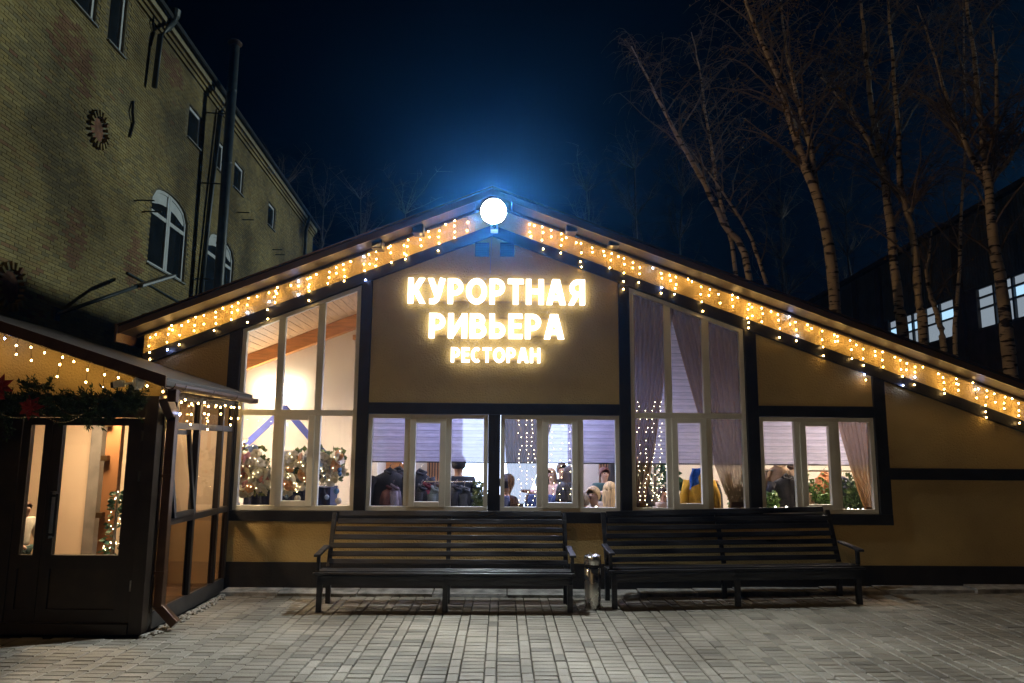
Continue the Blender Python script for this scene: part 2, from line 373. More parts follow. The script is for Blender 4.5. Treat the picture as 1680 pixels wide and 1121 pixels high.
# ---------------------------------------------------------------- windows
WY0, WY1 = FY+.005, FY+.075
def window(x0, x1, z0, z1, slope=None, transom=None, sash=True, cells=None):
    "white plastic window; slope = function giving the top height when the head rakes"
    top = slope or (lambda x: z1)
    fw = .055
    fr = MB()
    fr.box(x0, x1, WY0, WY1, z0, z0+.06)
    fr.prism([(x0, z0+.061), (x0+fw, z0+.061), (x0+fw, top(x0+fw)), (x0, top(x0))], WY0, WY1)
    fr.prism([(x1-fw, z0+.061), (x1, z0+.061), (x1, top(x1)), (x1-fw, top(x1-fw))], WY0, WY1)
    fr.prism([(x0+fw+.001, top(x0+fw)-fw), (x1-fw-.001, top(x1-fw)-fw), (x1-fw-.001, top(x1-fw)), (x0+fw+.001, top(x0+fw))], WY0, WY1)
    win = fr.build('window', whitepvc, rest, bevel=.004)
    w = x1-x0; m1, m2 = cells or (x0+w*.333, x0+w*.667); mw = .045
    lo = z0+.061; hi = transom-.037 if transom else None
    def mull(xm, za, zb): MB().prism([(xm-mw, za), (xm+mw, za), (xm+mw, zb(xm+mw)), (xm-mw, zb(xm-mw))], WY0+.003, WY1-.003).build('mullion', whitepvc, win, bevel=.004)
    ft = lambda x: top(x)-fw-.001
    edges = [x0+fw, m1-mw, m1+mw, m2-mw, m2+mw, x1-fw]
    if transom:
        MB().box(x0+fw+.001, x1-fw-.001, WY0+.001, WY1-.001, transom-.037, transom+.037).build('transom', whitepvc, win, bevel=.004)
        for xm in (m1, m2):
            mull(xm, lo, lambda x: hi-.001); mull(xm, transom+.038, ft)
    else:
        for xm in (m1, m2): mull(xm, lo, ft)
    bt = (lambda x: hi) if transom else ft
    for i in range(3):
        xa, xb = edges[2*i], edges[2*i+1]
        if i == 1:
            sw = .058; sy0, sy1 = WY0-.014, WY1-.02
            sm = MB(); zt = bt(xa)
            sm.box(xa-.02, xa+sw, sy0, sy1, lo-.012, zt+.004).box(xb-sw, xb+.02, sy0, sy1, lo-.012, zt+.004)
            sm.box(xa+sw+.001, xb-sw-.001, sy0, sy1, lo-.012, lo+sw).box(xa+sw+.001, xb-sw-.001, sy0, sy1, zt-sw, zt+.004)
            sm.build('opening_sash', whitepvc, win, bevel=.004)
        MB().prism([(xa, lo), (xb, lo), (xb, bt(xb)), (xa, bt(xa))], WY0+.034, WY0+.04).build('pane', pane, win)
        if transom:
            MB().prism([(xa, transom+.038), (xb, transom+.038), (xb, ft(xb)), (xa, ft(xa))], WY0+.034, WY0+.04).build('pane', pane, win)
    MB().box(x0+.02, x1-.02, FY+.19, FY+.42, z0-.03, z0+.0).build('inner_sill', mat('white_sill', (.7, .68, .64), .4), win)
    return win
window(-3.44, -1.90, .995, 0, lambda x: Bz(x)-.004, 2.235)
window(-1.748, -.194, .995, 2.228)
window(-.031, 1.513, .995, 2.228)
window(1.666, 3.176, .995, 0, lambda x: Bz(x)-.004, 2.235)
window(3.339, 4.844, .995, 2.228)
# vents under the apex
for px in (791, 832):
    p = at(px, 410, FY)
    v = MB().box(p.x-.095, p.x+.095, FY-.02, FY+.02, p.z-.095, p.z+.095).build('vent', mat('vent_black', (.02, .022, .026), .5), rest)
    for k in range(7): MB().box(p.x-.08, p.x+.08, FY-.032, FY-.021, p.z-.078+k*.024, p.z-.066+k*.024).build('louvre', blackmetal, v)
cb = MB(); p0 = at(808, 430, FY-.006); cb.tube([(p0.x-.03, FY-.008, 4.1), (p0.x-.025, FY-.008, 4.35), (p0.x-.01, FY-.01, 4.6)], .004, 5)
cb.build('cable', mat('grey_cable', (.3, .28, .24), .6), rest)

# ---------------------------------------------------------------- sign
sign = thing('illuminated_sign', 'glowing white channel letter sign on the gable', 'sign', (0, FY, 2.9))
letter_m = emit('lit_letter_acrylic', (1, .92, .76), 4.3)
T_ = .10                                     # half stroke in letter heights
def ribbon(b, pts, z, hw=T_, close=False):
    "flat stroke of even width along a polyline, as a thin solid"
    n = len(pts); P = [Vector((x_, y_)) for x_, y_ in pts]; A = []; B = []
    for i in range(n):
        pv_ = P[(i-1) % n] if (close or i) else None; nx = P[(i+1) % n] if (close or i < n-1) else None
        d1 = (P[i]-pv_).normalized() if pv_ is not None else None; d2 = (nx-P[i]).normalized() if nx is not None else None
        d = ((d1 or d2)+(d2 or d1)).normalized(); nn = Vector((-d.y, d.x)); k = hw/max(.5, nn.dot(Vector((-(d1 or d2).y, (d1 or d2).x))))
        A.append(P[i]+nn*k); B.append(P[i]-nn*k)
    m_ = n if close else n-1
    for i in range(m_):
        j = (i+1) % n; q = [A[i], B[i], B[j], A[j]]
        b.add([(v.x, 0, v.y) for v in q]+[(v.x, 1, v.y) for v in q], [(3, 2, 1, 0), (4, 5, 6, 7), (1, 2, 6, 5), (3, 0, 4, 7), (0, 1, 5, 4), (2, 3, 7, 6)])
def slant(b, x0, y0, x1, y1, hw=T_*1.12):
    q = [(x0-hw, y0), (x0+hw, y0), (x1+hw, y1), (x1-hw, y1)]
    if y1 < y0: q = q[::-1]
    b.add([(x_, 0, y_) for x_, y_ in q]+[(x_, 1, y_) for x_, y_ in q], [(0, 1, 2, 3), (7, 6, 5, 4), (1, 0, 4, 5), (2, 1, 5, 6), (3, 2, 6, 7), (0, 3, 7, 4)])
def bowl(w, y0, y1, x0=T_):
    r = (y1-y0)/2; cx = w-T_-r*.95
    return [(x0, y1)]+[(cx+r*.95*math.sin(a_*math.pi/10), (y0+y1)/2+r*math.cos(a_*math.pi/10)) for a_ in range(11)]+[(x0, y0)]
def oval(w, a0, a1, n): return [(w/2+(w/2-T_)*math.cos(R(a0+(a1-a0)*i/n)), .5+(.5-T_*.9)*math.sin(R(a0+(a1-a0)*i/n))) for i in range(n+1)]
def glyph(ch):
    b = MB(); st_ = lambda x_: ribbon(b, [(x_, 0), (x_, 1)], 0); bar_ = lambda xa_, xb_, y_: ribbon(b, [(xa_, y_), (xb_, y_)], 0, T_*.9); t_ = T_*.9
    if ch == 'К': w = .66; st_(T_); slant(b, .22, .46, w-.13, 1); slant(b, .27, .56, w-.10, 0)
    elif ch == 'У': w = .66; slant(b, .10, 1, w*.55, .30); ribbon(b, [(w-.10, 1.0), (w*.60, .34), (w*.50, .16), (w*.36, .09), (.06, .09)], 0, T_)
    elif ch == 'Р': w = .60; st_(T_); ribbon(b, bowl(w, .42, 1-t_), 0, t_)
    elif ch == 'О': w = .80; ribbon(b, oval(w, 0, 345, 23), 0, T_, True)
    elif ch == 'Т': w = .60; bar_(0, w, 1-t_); ribbon(b, [(w/2, 0), (w/2, 1-2*t_)], 0)
    elif ch == 'Н': w = .68; st_(T_); st_(w-T_); bar_(2*T_, w-2*T_, .52)
    elif ch == 'А': w = .74; slant(b, .11, 0, w/2-.03, 1); slant(b, w-.11, 0, w/2+.03, 1); bar_(.2, w-.2, .27)
    elif ch == 'Я': w = .64; st_(w-T_); ribbon(b, [(w-x_, y_) for x_, y_ in bowl(w-.04, .42, 1-t_)], 0, t_); slant(b, .11, 0, w*.50, .40)
    elif ch == 'И': w = .70; st_(T_); st_(w-T_); slant(b, T_*1.2, .08, w-T_*1.2, .92, .10)
    elif ch == 'В': w = .62; st_(T_); ribbon(b, bowl(w-.05, .54, 1-t_), 0, t_); ribbon(b, bowl(w, t_, .52), 0, t_)
    elif ch == 'Ь': w = .60; st_(T_); ribbon(b, bowl(w, t_, .56), 0, t_)
    elif ch == 'Е': w = .52; st_(T_); bar_(2*T_, w, 1-t_); bar_(2*T_, w-.04, .52); bar_(2*T_, w, t_)
    elif ch == 'С': w = .66; ribbon(b, oval(w*1.12, 55, 305, 18), 0, T_)
    return b, w
def row(text, xa, xb, z0, z1, gap=.10):
    gl = [glyph(c_) for c_ in text]; hgt = z1-z0; sx = (xb-xa)/(sum(w for _, w in gl)+gap*(len(gl)-1)); x = xa
    for b, w in gl:
        b.v = [(x+vx*sx, FY-.075+.04*vy, z0+vz*hgt) for vx, vy, vz in b.v]
        b.build('letter', letter_m, sign); x += (w+gap)*sx
row('КУРОРТНАЯ', -1.275, 1.068, 3.682, 4.022)
row('РИВЬЕРА', -.985, .79, 3.222, 3.552)
row('РЕСТОРАН', -.69, .478, 2.905, 3.10)
for z, xa, xb in ((3.72, -1.24, 1.03), (3.97, -1.24, 1.03), (3.26, -.95, .75), (3.5, -.95, .75), (2.94, -.66, .44)):
    MB().box(xa, xb, FY-.028, FY-.004, z-.011, z+.011).build('mounting_rail', mat('ochre_rail', (.42, .29, .13), .6), sign)

# ---------------------------------------------------------------- floodlight at the apex
fl = thing('floodlight', 'blinding white floodlight on the ridge end', 'floodlight', (AX+.02, 8.93, 4.74))
F0 = Vector((AX+.02, 8.88, 4.80)); fd = Vector((0, -.97, -.23)).normalized(); fu = Vector((1, 0, 0)).cross(fd).normalized()
if fu.z < 0: fu = -fu
MB().tube([F0-fd*.12, F0-fd*.10, F0-fd*.012], [.10, .162, .172], 32).build('housing', blackmetal, fl)
bz = MB(); RG = [(.1725, -.012), (.1725, .002), (.156, .002), (.156, -.012)]
for i in range(32):
    a0, a1 = 2*math.pi*i/32, 2*math.pi*(i+1)/32
    for (r1, h1), (r2, h2) in zip(RG, RG[1:]+RG[:1]):
        pt_ = lambda a_, r_, h_: F0+Vector((1, 0, 0))*math.cos(a_)*r_+fu*math.sin(a_)*r_+fd*h_
        bz.add([pt_(a0, r1, h1), pt_(a1, r1, h1), pt_(a1, r2, h2), pt_(a0, r2, h2)], [(0, 1, 2, 3)])
bz.build('bezel', blackmetal, fl)
for k in range(8): MB().obox(F0+fd*-.15+Vector((-.105+k*.03, 0, 0)), (.004, 0, 0), fu*.10, fd*.028).build('cooling_fin', blackmetal, fl)
MB().tube([F0-fd*.008, F0+fd*.0036], .155, 32).build('lens', emit('flood_light_lens', (.84, .94, 1.0), 3000), fl)
MB().tube([F0+fd*-.06+Vector((-.235, 0, 0)), F0+fd*-.06+Vector((-.235, .1, .24)), F0+fd*-.06+Vector((.235, .1, .24)), F0+fd*-.06+Vector((.235, 0, 0))], .012, 6).build('bracket', blackmetal, fl)
sc_ = thing('security_camera', 'small white camera box under the ridge floodlight', 'camera', (AX, 9.25, 4.66))
p = at(811, 376, 9.2)
MB().box(p.x-.05, p.x+.05, 9.1, 9.28, p.z-.035, p.z+.045).build('body', mat('camera_white', (.75, .75, .73), .35), sc_, bevel=.008)
MB().lathe((0, 0, 0), [(.026, 0), (.026, .012), (.018, .012)], 14).build('lens', blackmetal, sc_, local=True)
sc_.children[-1].rotation_euler = (R(90), 0, 0); sc_.children[-1].location = (p.x-sc_.location.x, 9.1-sc_.location.y, p.z-sc_.location.z)
MB().tube([(p.x, 9.2, p.z+.04), (p.x, 9.22, p.z+.16)], .015, 6).build('bracket', mat('camera_white', (.7, .7, .7)), sc_)
for px, py in ((687, 378), (620, 403), (937, 376), (1006, 399)):
    p = at(px, py, 9.22)
    side = 'left' if px < 800 else 'right'
    t = thing('wall_lamp', 'black unlit box lamp under the '+('vestibule side' if px < 800 else 'birch side')+' eave, '+('nearer' if px in (687, 937) else 'farther from')+' the ridge floodlight', 'lamp', (p.x, 9.22, p.z), group='unlit box lamps under the eaves')
    MB().box(p.x-.07, p.x+.07, 9.13, 9.33, p.z-.058, p.z+.058).build('housing', mat('lamp_black', (.018, .018, .02), .35), t, bevel=.006)
    MB().box(p.x-.055, p.x+.055, 9.122, 9.129, p.z-.043, p.z+.043).build('lens', mat('dark_lens', (.03, .035, .04), .12), t)
    MB().box(p.x-.02, p.x+.02, 9.2, 9.26, p.z+.06, Uz(p.x)).build('bracket', blackmetal, t)

# ---------------------------------------------------------------- icicle string lights
warm = emit('warm_bulb', (1, .60, .19), 74); blueb = emit('blue_bulb', (.34, .46, 1.0), 120)
bulb_w = MB().ball((0, 0, 0), .0088, 6, 4, (1, 1, 1.2)).mesh('bulb'); bulb_w.materials.append(warm); bulb_w.shade_smooth()
bulb_b = bulb_w.copy(); bulb_b.materials.clear(); bulb_b.materials.append(blueb)
wirem = mat('string_wire', (.03, .022, .015), .6)
def icicles(label, top, x_or_pts, pattern, group='icicle light strings', step=.055, pblue=.07):
    "x_or_pts: anchor points along the line; pattern: bulbs on each drop"
    t = thing('icicle_lights', label, 'string lights', x_or_pts[0], group=group)
    base = t.location
    w = MB(); w.tube([p+Vector((0, 0, .004*math.sin(i*2.1))) for i, p in enumerate(x_or_pts)], .0035, 4)
    for i, p in enumerate(x_or_pts):
        n = pattern[i % len(pattern)]; q = Vector(p); pts = [Vector(p)]
        for k in range(n):
            q = q+Vector(((rnd()-.5)*.035, (rnd()-.5)*.022, -(step+rnd()*.075)*(.55 if k == 0 else 1))); pts.append(q.copy())
            o = bpy.data.objects.new('bulb', bulb_b if rnd() < pblue else bulb_w); C.objects.link(o); o.parent = t; o.location = q-base
        if len(pts) > 1: w.tube(pts, .0026, 4)
    w.build('wire', wirem, t)
    return t
def line_pts(xa, xb, n, y, dz):
    return [Vector((xa+(xb-xa)*i/(n-1)+(rnd()-.5)*.10, y+(rnd()-.5)*.03, Uz(xa+(xb-xa)*i/(n-1))-dz+(rnd()-.5)*.03)) for i in range(n)]
pat = [2, 4, 1, 4, 2, 3, 1, 4, 2, 3, 1, 3]
icicles('warm icicle lights along the short roof slope above the vestibule', None, line_pts(-.55, -4.62, 40, 9.332, .045), pat)
icicles('warm icicle lights along the long roof slope below the birches', None, line_pts(.3, 8.0, 70, 9.332, .045), [3, 1, 4, 2, 4, 1, 1, 4, 2, 2, 3, 1, 5, 2])

# ================================================================== VESTIBULE (entrance porch)
VX, VY = -3.47, 7.3
vest = thing('vestibule', 'dark framed glazed entrance porch with brown eaves and gutter', 'porch', (-4.6, VY, 0))
vdark = mat('dark_brown_frame', (.022, .015, .010), .38, .2, 6, rvar=.1)
RVX = -5.9                                  # its ridge
def VU(x): return 2.40+.318*(VX+.15-x) if x > RVX else 2.40+.318*(VX+.15-RVX)-.318*(RVX-x)
# front wall pieces round the door
def vb(name, *a, m=vdark, bev=.004): return MB().box(*a).build(name, m, vest, bevel=bev)
vb('corner_post', -3.60, VX, VY, VY+.16, 0, 2.30)
vb('door_head', -5.6, -3.602, VY+.01, VY+.13, 2.08, 2.30)
vb('threshold', -5.6, -3.602, VY-.02, VY+.14, 0, .10)
vb('side_panel', -5.6, -4.82, VY+.02, VY+.12, .1, 2.08)
MB().prism([(-7.9, 2.302), (VX, 2.302), (VX, VU(VX)), (RVX, VU(RVX)), (-7.9, VU(-7.9))], VY+.03, VY+.13).build('gable_panel', stucco, vest)
vb('far_wall', -6.4, -6.25, VY+.17, FY-.07, .106, 2.36, m=peachwall, bev=0)
vb('front_wall', -8.2, -5.602, VY+.02, VY+.16, 0, 2.3)
# door: narrow leaf and wide leaf
def leaf(x0, x1, gx0, gx1, handle):
    d = MB()
    y0, y1 = VY+.03, VY+.09; z0, z1, gz0, gz1 = .105, 2.075, .735, 2.0
    d.box(x0, gx0, y0, y1, z0, z1).box(gx1, x1, y0, y1, z0, z1).box(gx0, gx1, y0, y1, gz1, z1).box(gx0, gx1, y0, y1, gz0-.13, gz0).box(gx0, gx1, y0, y1, z0, z0+.12)
    o = d.build('door', vdark, vest)
    MB().box(gx0, gx1, y0+.02, y1-.015, z0+.12, gz0-.13).build('lower_panel', mat('door_panel', (.03, .02, .012), .4, .2, 6), o)
    MB().box(gx0, gx1, y0+.024, y0+.03, gz0, gz1).build('pane', pane, o)
    if handle:
        hx = gx0+.05
        MB().box(hx-.012, hx+.012, y0-.075, y0-.05, .92, 1.33).build('handle', blackmetal, o, bevel=.003)
        for z in (.94, 1.31): MB().box(hx-.06, hx+.011, y0-.072, y0-.054, z-.012, z+.012).build('handle_arm', blackmetal, o)
        MB().box(hx-.072, hx-.05, y0-.072, y0+.001, .90, 1.35).build('handle_plate', blackmetal, o)
        for z in (.45, 1.5, 1.9): MB().tube([(x1-.005, y0-.012, z-.05), (x1-.005, y0-.012, z+.05)], .014, 8).build('hinge', mat('steel', (.4, .38, .35), .3, metal=1), o)
    return o
leaf(-4.815, -4.525, -4.735, -4.60, False)
leaf(-4.52, -3.604, -4.42, -3.765, True)
# glazed side wall
SX0, SX1 = VX-.06, VX
cols = [7.46, 7.74, 8.33, 9.02, 9.36]
vb('base_rail', SX0, SX1, VY+.161, FY-.03, 0, .17, m=mat('grey_brown_base', (.05, .045, .04), .35, .2, 6))
vb('mid_rail', SX0-.005, SX1+.004, VY+.161, FY-.03, .98, 1.05)
vb('head_rail', SX0-.005, SX1+.004, VY+.161, FY-.03, 1.98, 2.05)
vb('top_rail', SX0, SX1+.002, VY+.161, FY-.03, 2.29, 2.37)
for y in cols: vb('mullion', SX0-.003, SX1+.006, y-.028, y+.028, .17, 2.29)
for ya, yb in zip([VY+.16]+cols[:-1], cols):
    for za, zb, gm in ((.17, .98, pane_dark), (1.05, 1.98, pane), (2.05, 2.29, pane_dark)):
        tilt = (yb == cols[2] and za == 1.05)
        if tilt:
            w = MB()
            e = [(SX1-.02+.0, ya+.03), (SX1-.02, yb-.03)]
            def tl(z): return SX1+.02-(z-za)*.13
            for y_ in (ya+.055, yb-.055): w.obox((tl((za+zb)/2), y_, (za+zb)/2), (.018, 0, 0), (0, .025, 0), Vector((tl(zb)-tl(za), 0, zb-za))/2)
            for z_ in (za+.03, zb-.03): w.obox((tl(z_), (ya+yb)/2, z_), (.017, 0, 0), (0, (yb-ya)/2-.03, 0), (0, 0, .025))
            o = w.build('tilted_sash', vdark, vest)
            MB().obox((tl((za+zb)/2), (ya+yb)/2, (za+zb)/2), (.003, 0, 0), (0, (yb-ya)/2-.08, 0), Vector((tl(zb)-tl(za), 0, zb-za))*.46).build('pane', pane, o)
        else: MB().box(SX0+.027, SX0+.033, ya+.028, yb-.028, za, zb).build('pane', gm, vest)
# roof
for xa, xb in ((VX+.22, RVX), (RVX, -8.6)):
    MB().prism([(xa, VU(xa)), (xb, VU(xb)), (xb, VU(xb)+.05), (xa, VU(xa)+.05)], 6.97, FY-.031).build('roof_slab', soffitm, vest)
    MB().prism([(xa, VU(xa)-.015), (xb, VU(xb)-.015), (xb, VU(xb)+.095), (xa, VU(xa)+.095)], 6.94, 6.968).build('fascia_board', brownmetal, vest, bevel=.004)
    MB().prism([(xa, VU(xa)+.052), (xb, VU(xb)+.052), (xb, VU(xb)+.075), (xa, VU(xa)+.075)], 6.97, FY-.031).build('roofing', mat('roof_felt', (.03, .025, .022), .7), vest)
gx = VX+.26; gzt = VU(VX+.22)+.02
prof = [(gx-.005+.062*math.cos(a), gzt+.062*math.sin(a)) for a in [math.pi+math.pi*i/8 for i in range(9)]]
MB().prism(prof+[(x+.0, z) for x, z in [(gx+.05, gzt), (gx-.06, gzt)]][:0]+[(gx-.005+.054*math.cos(a), gzt+.054*math.sin(a)) for a in [2*math.pi-math.pi*i/8 for i in range(9)]], 6.95, 9.30).build('gutter', brownmetal, vest, smooth=False)
for y in (7.2, 7.9, 8.6, 9.2): MB().prism([(gx-.005+.067*math.cos(a), gzt+.067*math.sin(a)) for a in [math.pi+math.pi*i/8 for i in range(9)]]+[(gx-.005+.0625*math.cos(a), gzt+.0625*math.sin(a)) for a in [2*math.pi-math.pi*i/8 for i in range(9)]], y-.02, y+.02).build('gutter_bracket', brownmetal, vest)
MB().lathe((gx-.005, 9.31, gzt-.03), [(.03, -.03), (.065, -.02), (.065, .035), (.03, .04)], 12).build('gutter_end', brownmetal, vest)
dpx = gx-.04
dpp = MB()
dpp.obox((gx-.01, 7.06, gzt-.11), (.042, 0, 0), (0, .036, 0), (0, 0, .06))
dpp.obox((gx-.055, 7.30, gzt-.25), (.042, 0, 0), (0, .036, .02), (-.03, .13, -.09)) if False else None
dpp.box(VX+.02, VX+.105, 7.46, 7.535, .22, 2.14)
dpp.obox((VX+.105, 7.30, 2.19), (.042, 0, .01), Vector((0, .05, .03)), Vector((-.05, .21, -.09)))
dpp.obox((VX+.135, 7.50, .16), Vector((.03, 0, .03)), (0, .0375, 0), Vector((.115, -.02, -.10)))
dpp.build('downpipe', brownmetal, vest, bevel=.006)
for z in (.55, 1.5): vb('pipe_clip', VX+.007, VX+.11, 7.455, 7.54, z-.015, z+.015, m=brownmetal, bev=0)
# inside: floor, ceiling, peach rear wall, grey column, open inner door
vb('porch_floor', -8.0, SX0, VY+.16, FY-.032, .0, .105, m=mat('porch_tiles', (.22, .13, .07), .4, .15, 5), bev=0)
MB().box(-8.0, SX0, FY-.06, FY-.032, .105, 2.38).build('rear_wall', peachwall, vest)
vb('column', at(148, 800, 9.2).x, at(166, 800, 9.2).x, 9.12, 9.33, .105, 2.36, m=mat('grey_column', (.20, .18, .16), .6), bev=0)
dxa, dxb = at(169, 800, 8.64).x, at(190, 800, 8.64).x
dn = MB().box(dxa, dxb, 8.62, 8.67, .11, 2.2).box(dxb+.002, dxb+.03, 8.60, 8.68, .11, 2.2).build('inner_door', mat('brown_door', (.24, .11, .045), .4, .12, 3, stretch=(1, 1, .2)), vest)
for z in (1.0, 1.65, 2.05): MB().box(dxa-.015, dxa+.06, 8.56, 8.62, z-.03, z+.03).build('hinge', mat('bronze', (.12, .07, .03), .35, metal=.7), dn)
MB().box(-8.0, SX0, VY+.17, FY-.07, 2.37, 2.385).build('porch_ceiling', whitewall, vest)
pl_ = thing('indoor_light', 'warm round lamp on the porch ceiling behind the glazed door', 'lamp', (-4.7, 8.3, 2.33))
MB().lathe((0, 0, 0), [(.14, 0), (.15, .01), (.15, .035)], 20).build('diffuser', emit('porch_lamp', (1, .69, .40), 300), pl_, local=True)
MB().lathe((0, 0, .036), [(.17, 0), (.17, .012)], 20).build('base', mat('white_plastic', (.8, .8, .78)), pl_, local=True)
# string lights of the porch
pts = [Vector((VX+.1-(i*.145), 7.12, VU(VX+.1-i*.145)-.03)) for i in range(15)]
icicles('warm icicle lights under the porch gable eave', None, pts, [2, 1, 3, 1, 2], pblue=.12, step=.07)
pts = [Vector((VX+.10, 7.55+i*.155, 2.33)) for i in range(12)]
icicles('warm icicle lights under the porch gutter along its glazed side', None, pts, [2, 1, 3, 1, 2, 4, 1], pblue=.1, step=.07)
# garland above the door
gar = thing('garland', 'green fir garland with red flowers above the porch door', 'garland', (-4.5, 7.1, 2.15))
need = MB(); rng = random.Random(3)
for i in range(420):
    u = rng.random(); x = -5.5+u*1.95; zc = 2.22+.05*math.sin(x*5)-.02*(x+4.5); p = Vector((x, 7.14+(rng.random()-.5)*.16, zc+(rng.random()-.5)*(.28-.1*u)))
    if x < -4.75: p.z -= rng.random()*.25
    d = Vector((rng.random()-.5, -.5*rng.random(), (rng.random()-.5)*.9)).normalized()
    for k in range(10):
        s_ = p+d*.013*k
        for q in range(4):
            e = d*.02+Vector((rng.random()-.5, rng.random()-.5, rng.random()-.5))*.085
            need.add([s_, s_+e*.5+Vector((.005, 0, .004)), s_+e, s_+e*.5-Vector((.005, 0, .004))], [(0, 1, 2, 3)])
need.build('fir_needles', mat('fir_green', (.022, .045, .014), .7, .4, 20), gar)
fm = MB()
for k in range(7):
    a = k*2*math.pi/7; c, s_ = math.cos(a), math.sin(a)
    fm.add([(0, -.02, 0), (.05*c-.025*s_, -.035, .05*s_+.025*c), (.105*c, -.02, .105*s_), (.05*c+.025*s_, -.035, .05*s_-.025*c)], [(0, 1, 2, 3)])
    a += .4; c, s_ = math.cos(a)*.6, math.sin(a)*.6
    fm.add([(0, -.03, 0), (.05*c-.025*s_, -.055, .05*s_+.025*c), (.105*c, -.05, .105*s_), (.05*c+.025*s_, -.055, .05*s_-.025*c)], [(0, 1, 2, 3)])
fme = fm.mesh('red_flower'); fme.materials.append(mat('red_petals', (.25, .012, .01), .6))
for x, z in ((-5.0, 2.42), (-4.86, 2.36), (-5.12, 2.3), (-4.55, 2.16), (-5.05, 2.1), (-5.2, 1.8), (-5.1, 1.5), (-4.93, 2.28), (-5.1, 2.46), (-4.98, 2.2), (-5.14, 1.95)):
    o = link('red_flower', fme, None, gar, local=True); o.location = (x+4.5, -.06, z-2.15); o.rotation_euler = (0, rng.random()*3, 0); o.scale = (1.25, 1.25, 1.25)
bd = MB()
for xa, xb, sag in ((-5.0, -4.35, .16), (-4.35, -3.9, .13), (-4.55, -3.95, .2)):
    for i in range(26):
        u = i/25; bd.ball((xa+(xb-xa)*u, 7.02, 2.22-sag*4*u*(1-u)), .0085, 5, 4)
bd.build('bead_chain', mat('gold_beads', (.55, .42, .22), .25, metal=.8), gar)
# porch camera and its junction box, porch front
pc = thing('security_camera', 'white bullet camera beside a round junction box at the porch eave', 'camera', (-3.62, 7.1, 2.36))
wp = mat('camera_white', (.7, .7, .7), .35)
p = at(228, 628, 7.05); MB().ball(p, .065, 14, 8, (1, .6, .95)).build('junction_box', wp, pc, smooth=True)
MB().box(p.x-.008, p.x+.003, 6.99, 7.0+.1, p.z-.07, p.z+.07).build('box_seam', wp, pc)
q = at(196, 630, 7.05); MB().obox(q, (.045, 0, .008), (0, .035, 0), (-.006, 0, .03)).build('body', wp, pc, bevel=.006)
MB().obox(q+Vector((-.05, 0, -.012)), (.02, 0, .004), (0, .03, 0), (-.004, 0, .026)).build('hood', blackmetal, pc)
MB().tube([q+Vector((.04, 0, .0)), p], .014, 8).build('arm', wp, pc)

# ================================================================== BENCHES
slatm = mat('black_painted_slats', (.018, .018, .020), .33, .55, 7, bump=.55, bscale=22, stretch=(.25, 1, 1), rvar=.14)
def bench(label, loc, rz, L, group):
    t = thing('bench', label, 'bench', loc, rz, group)
    h = L/2
    # back slats lean from seat rear to the top
    for i in range(7):
        u = i/6; y = .43+u*.20+(rnd()-.5)*.006; z = .475+u*.535
        w = .030 if i < 6 else .034
        ax = Vector((0, .33, .94)).normalized()
        off = (rnd()-.5)*.03; tw = (rnd()-.5)*.008
        MB().obox((off, y, z), (h-.04-(.01*i), 0, tw), Vector((0, .94, -.33))*.013, ax*w).build('slat', slatm, t, local=True, bevel=.0085)
    for i in range(4):
        y = -.02+i*.112; z = .425-(.012 if i == 0 else 0)-(.02*(i/3))
        MB().obox(((rnd()-.5)*.02, y, z), (h+.01, 0, (rnd()-.5)*.006), (0, .05, -.006), (0, .002, .014)).build('slat', slatm, t, local=True, bevel=.0085)
    MB().box(-h+.02, h-.02, .0, .03, .29, .39).build('apron', slatm, t, local=True, bevel=.004)
    for x in (-h+.05, 0, h-.05):
        MB().box(x-.03, x+.03, -.0, .055, 0, .40).build('leg', slatm, t, local=True, bevel=.004)
        MB().obox((x, .47, .19), (.028, 0, 0), (0, .028, 0), (0, -.02, .205)).build('leg', slatm, t, local=True, bevel=.004)
        MB().obox((x, .555, .71), (.026, 0, 0), Vector((0, .94, -.33))*.018, Vector((0, .33, .94))*.32).build('back_support', slatm, t, local=True, bevel=.004)
        MB().box(x-.024, x+.024, .03, .45, .34, .395).build('seat_rail', slatm, t, local=True)
    for s in (-1, 1):
        x = s*(h-.02)
        MB().obox((x, .20, .63), (.035, 0, 0), (0, .25, .02), (0, 0, .014)).build('armrest', slatm, t, local=True, bevel=.006)
        MB().box(x-.018, x+.018, .03, .07, .44, .61).build('arm_support', slatm, t, local=True)
    return t
bench('long black slatted bench on the porch side of the steel ash bin', (-.625, 8.30, 0), R(1.0), 2.88, 'long benches in front of the windows')
b2 = bench('long black slatted bench on the birch side of the steel ash bin', (2.72, 8.55, gz(2.7)), R(2.2), 2.96, 'long benches in front of the windows')
b2.rotation_euler.y = -R(.8)
top = [o for o in b2.children if o.name.startswith('slat')][6]
top.rotation_euler = (0, R(-.5), 0)

# ash bin
ab = thing('ash_bin', 'polished steel cylinder ash bin between the two benches', 'bin', (1.045, 8.56, 0))
steel = mat('polished_steel', (.70, .68, .64), .27, .12, 5, metal=1, rvar=.08)
MB().lathe((0, 0, 0), [(.092, 0), (.094, .01), (.094, .44), (.09, .445)], 32).build('body', steel, ab, True, True)
MB().lathe((0, 0, .446), [(.088, 0), (.088, .04)], 24).build('neck', blackmetal, ab, True, True)
MB().lathe((0, 0, .487), [(.097, 0), (.099, .01), (.099, .085), (.09, .1), (.07, .085)], 32).build('lid', steel, ab, True, True)
MB().box(-.03, .05, -.101, -.085, .40, .446).build('opening', blackmetal, ab, local=True)
ci = MB()
for i in range(6): a = rnd()*6.3; r_ = rnd()*.06; ci.tube([(r_*math.cos(a), r_*math.sin(a), .57), (r_*math.cos(a)+.02*(rnd()-.5), r_*math.sin(a), .60+rnd()*.02)], .005, 5)
ci.build('cigarette_end', mat('cigarette', (.7, .66, .58), .8), ab, local=True)

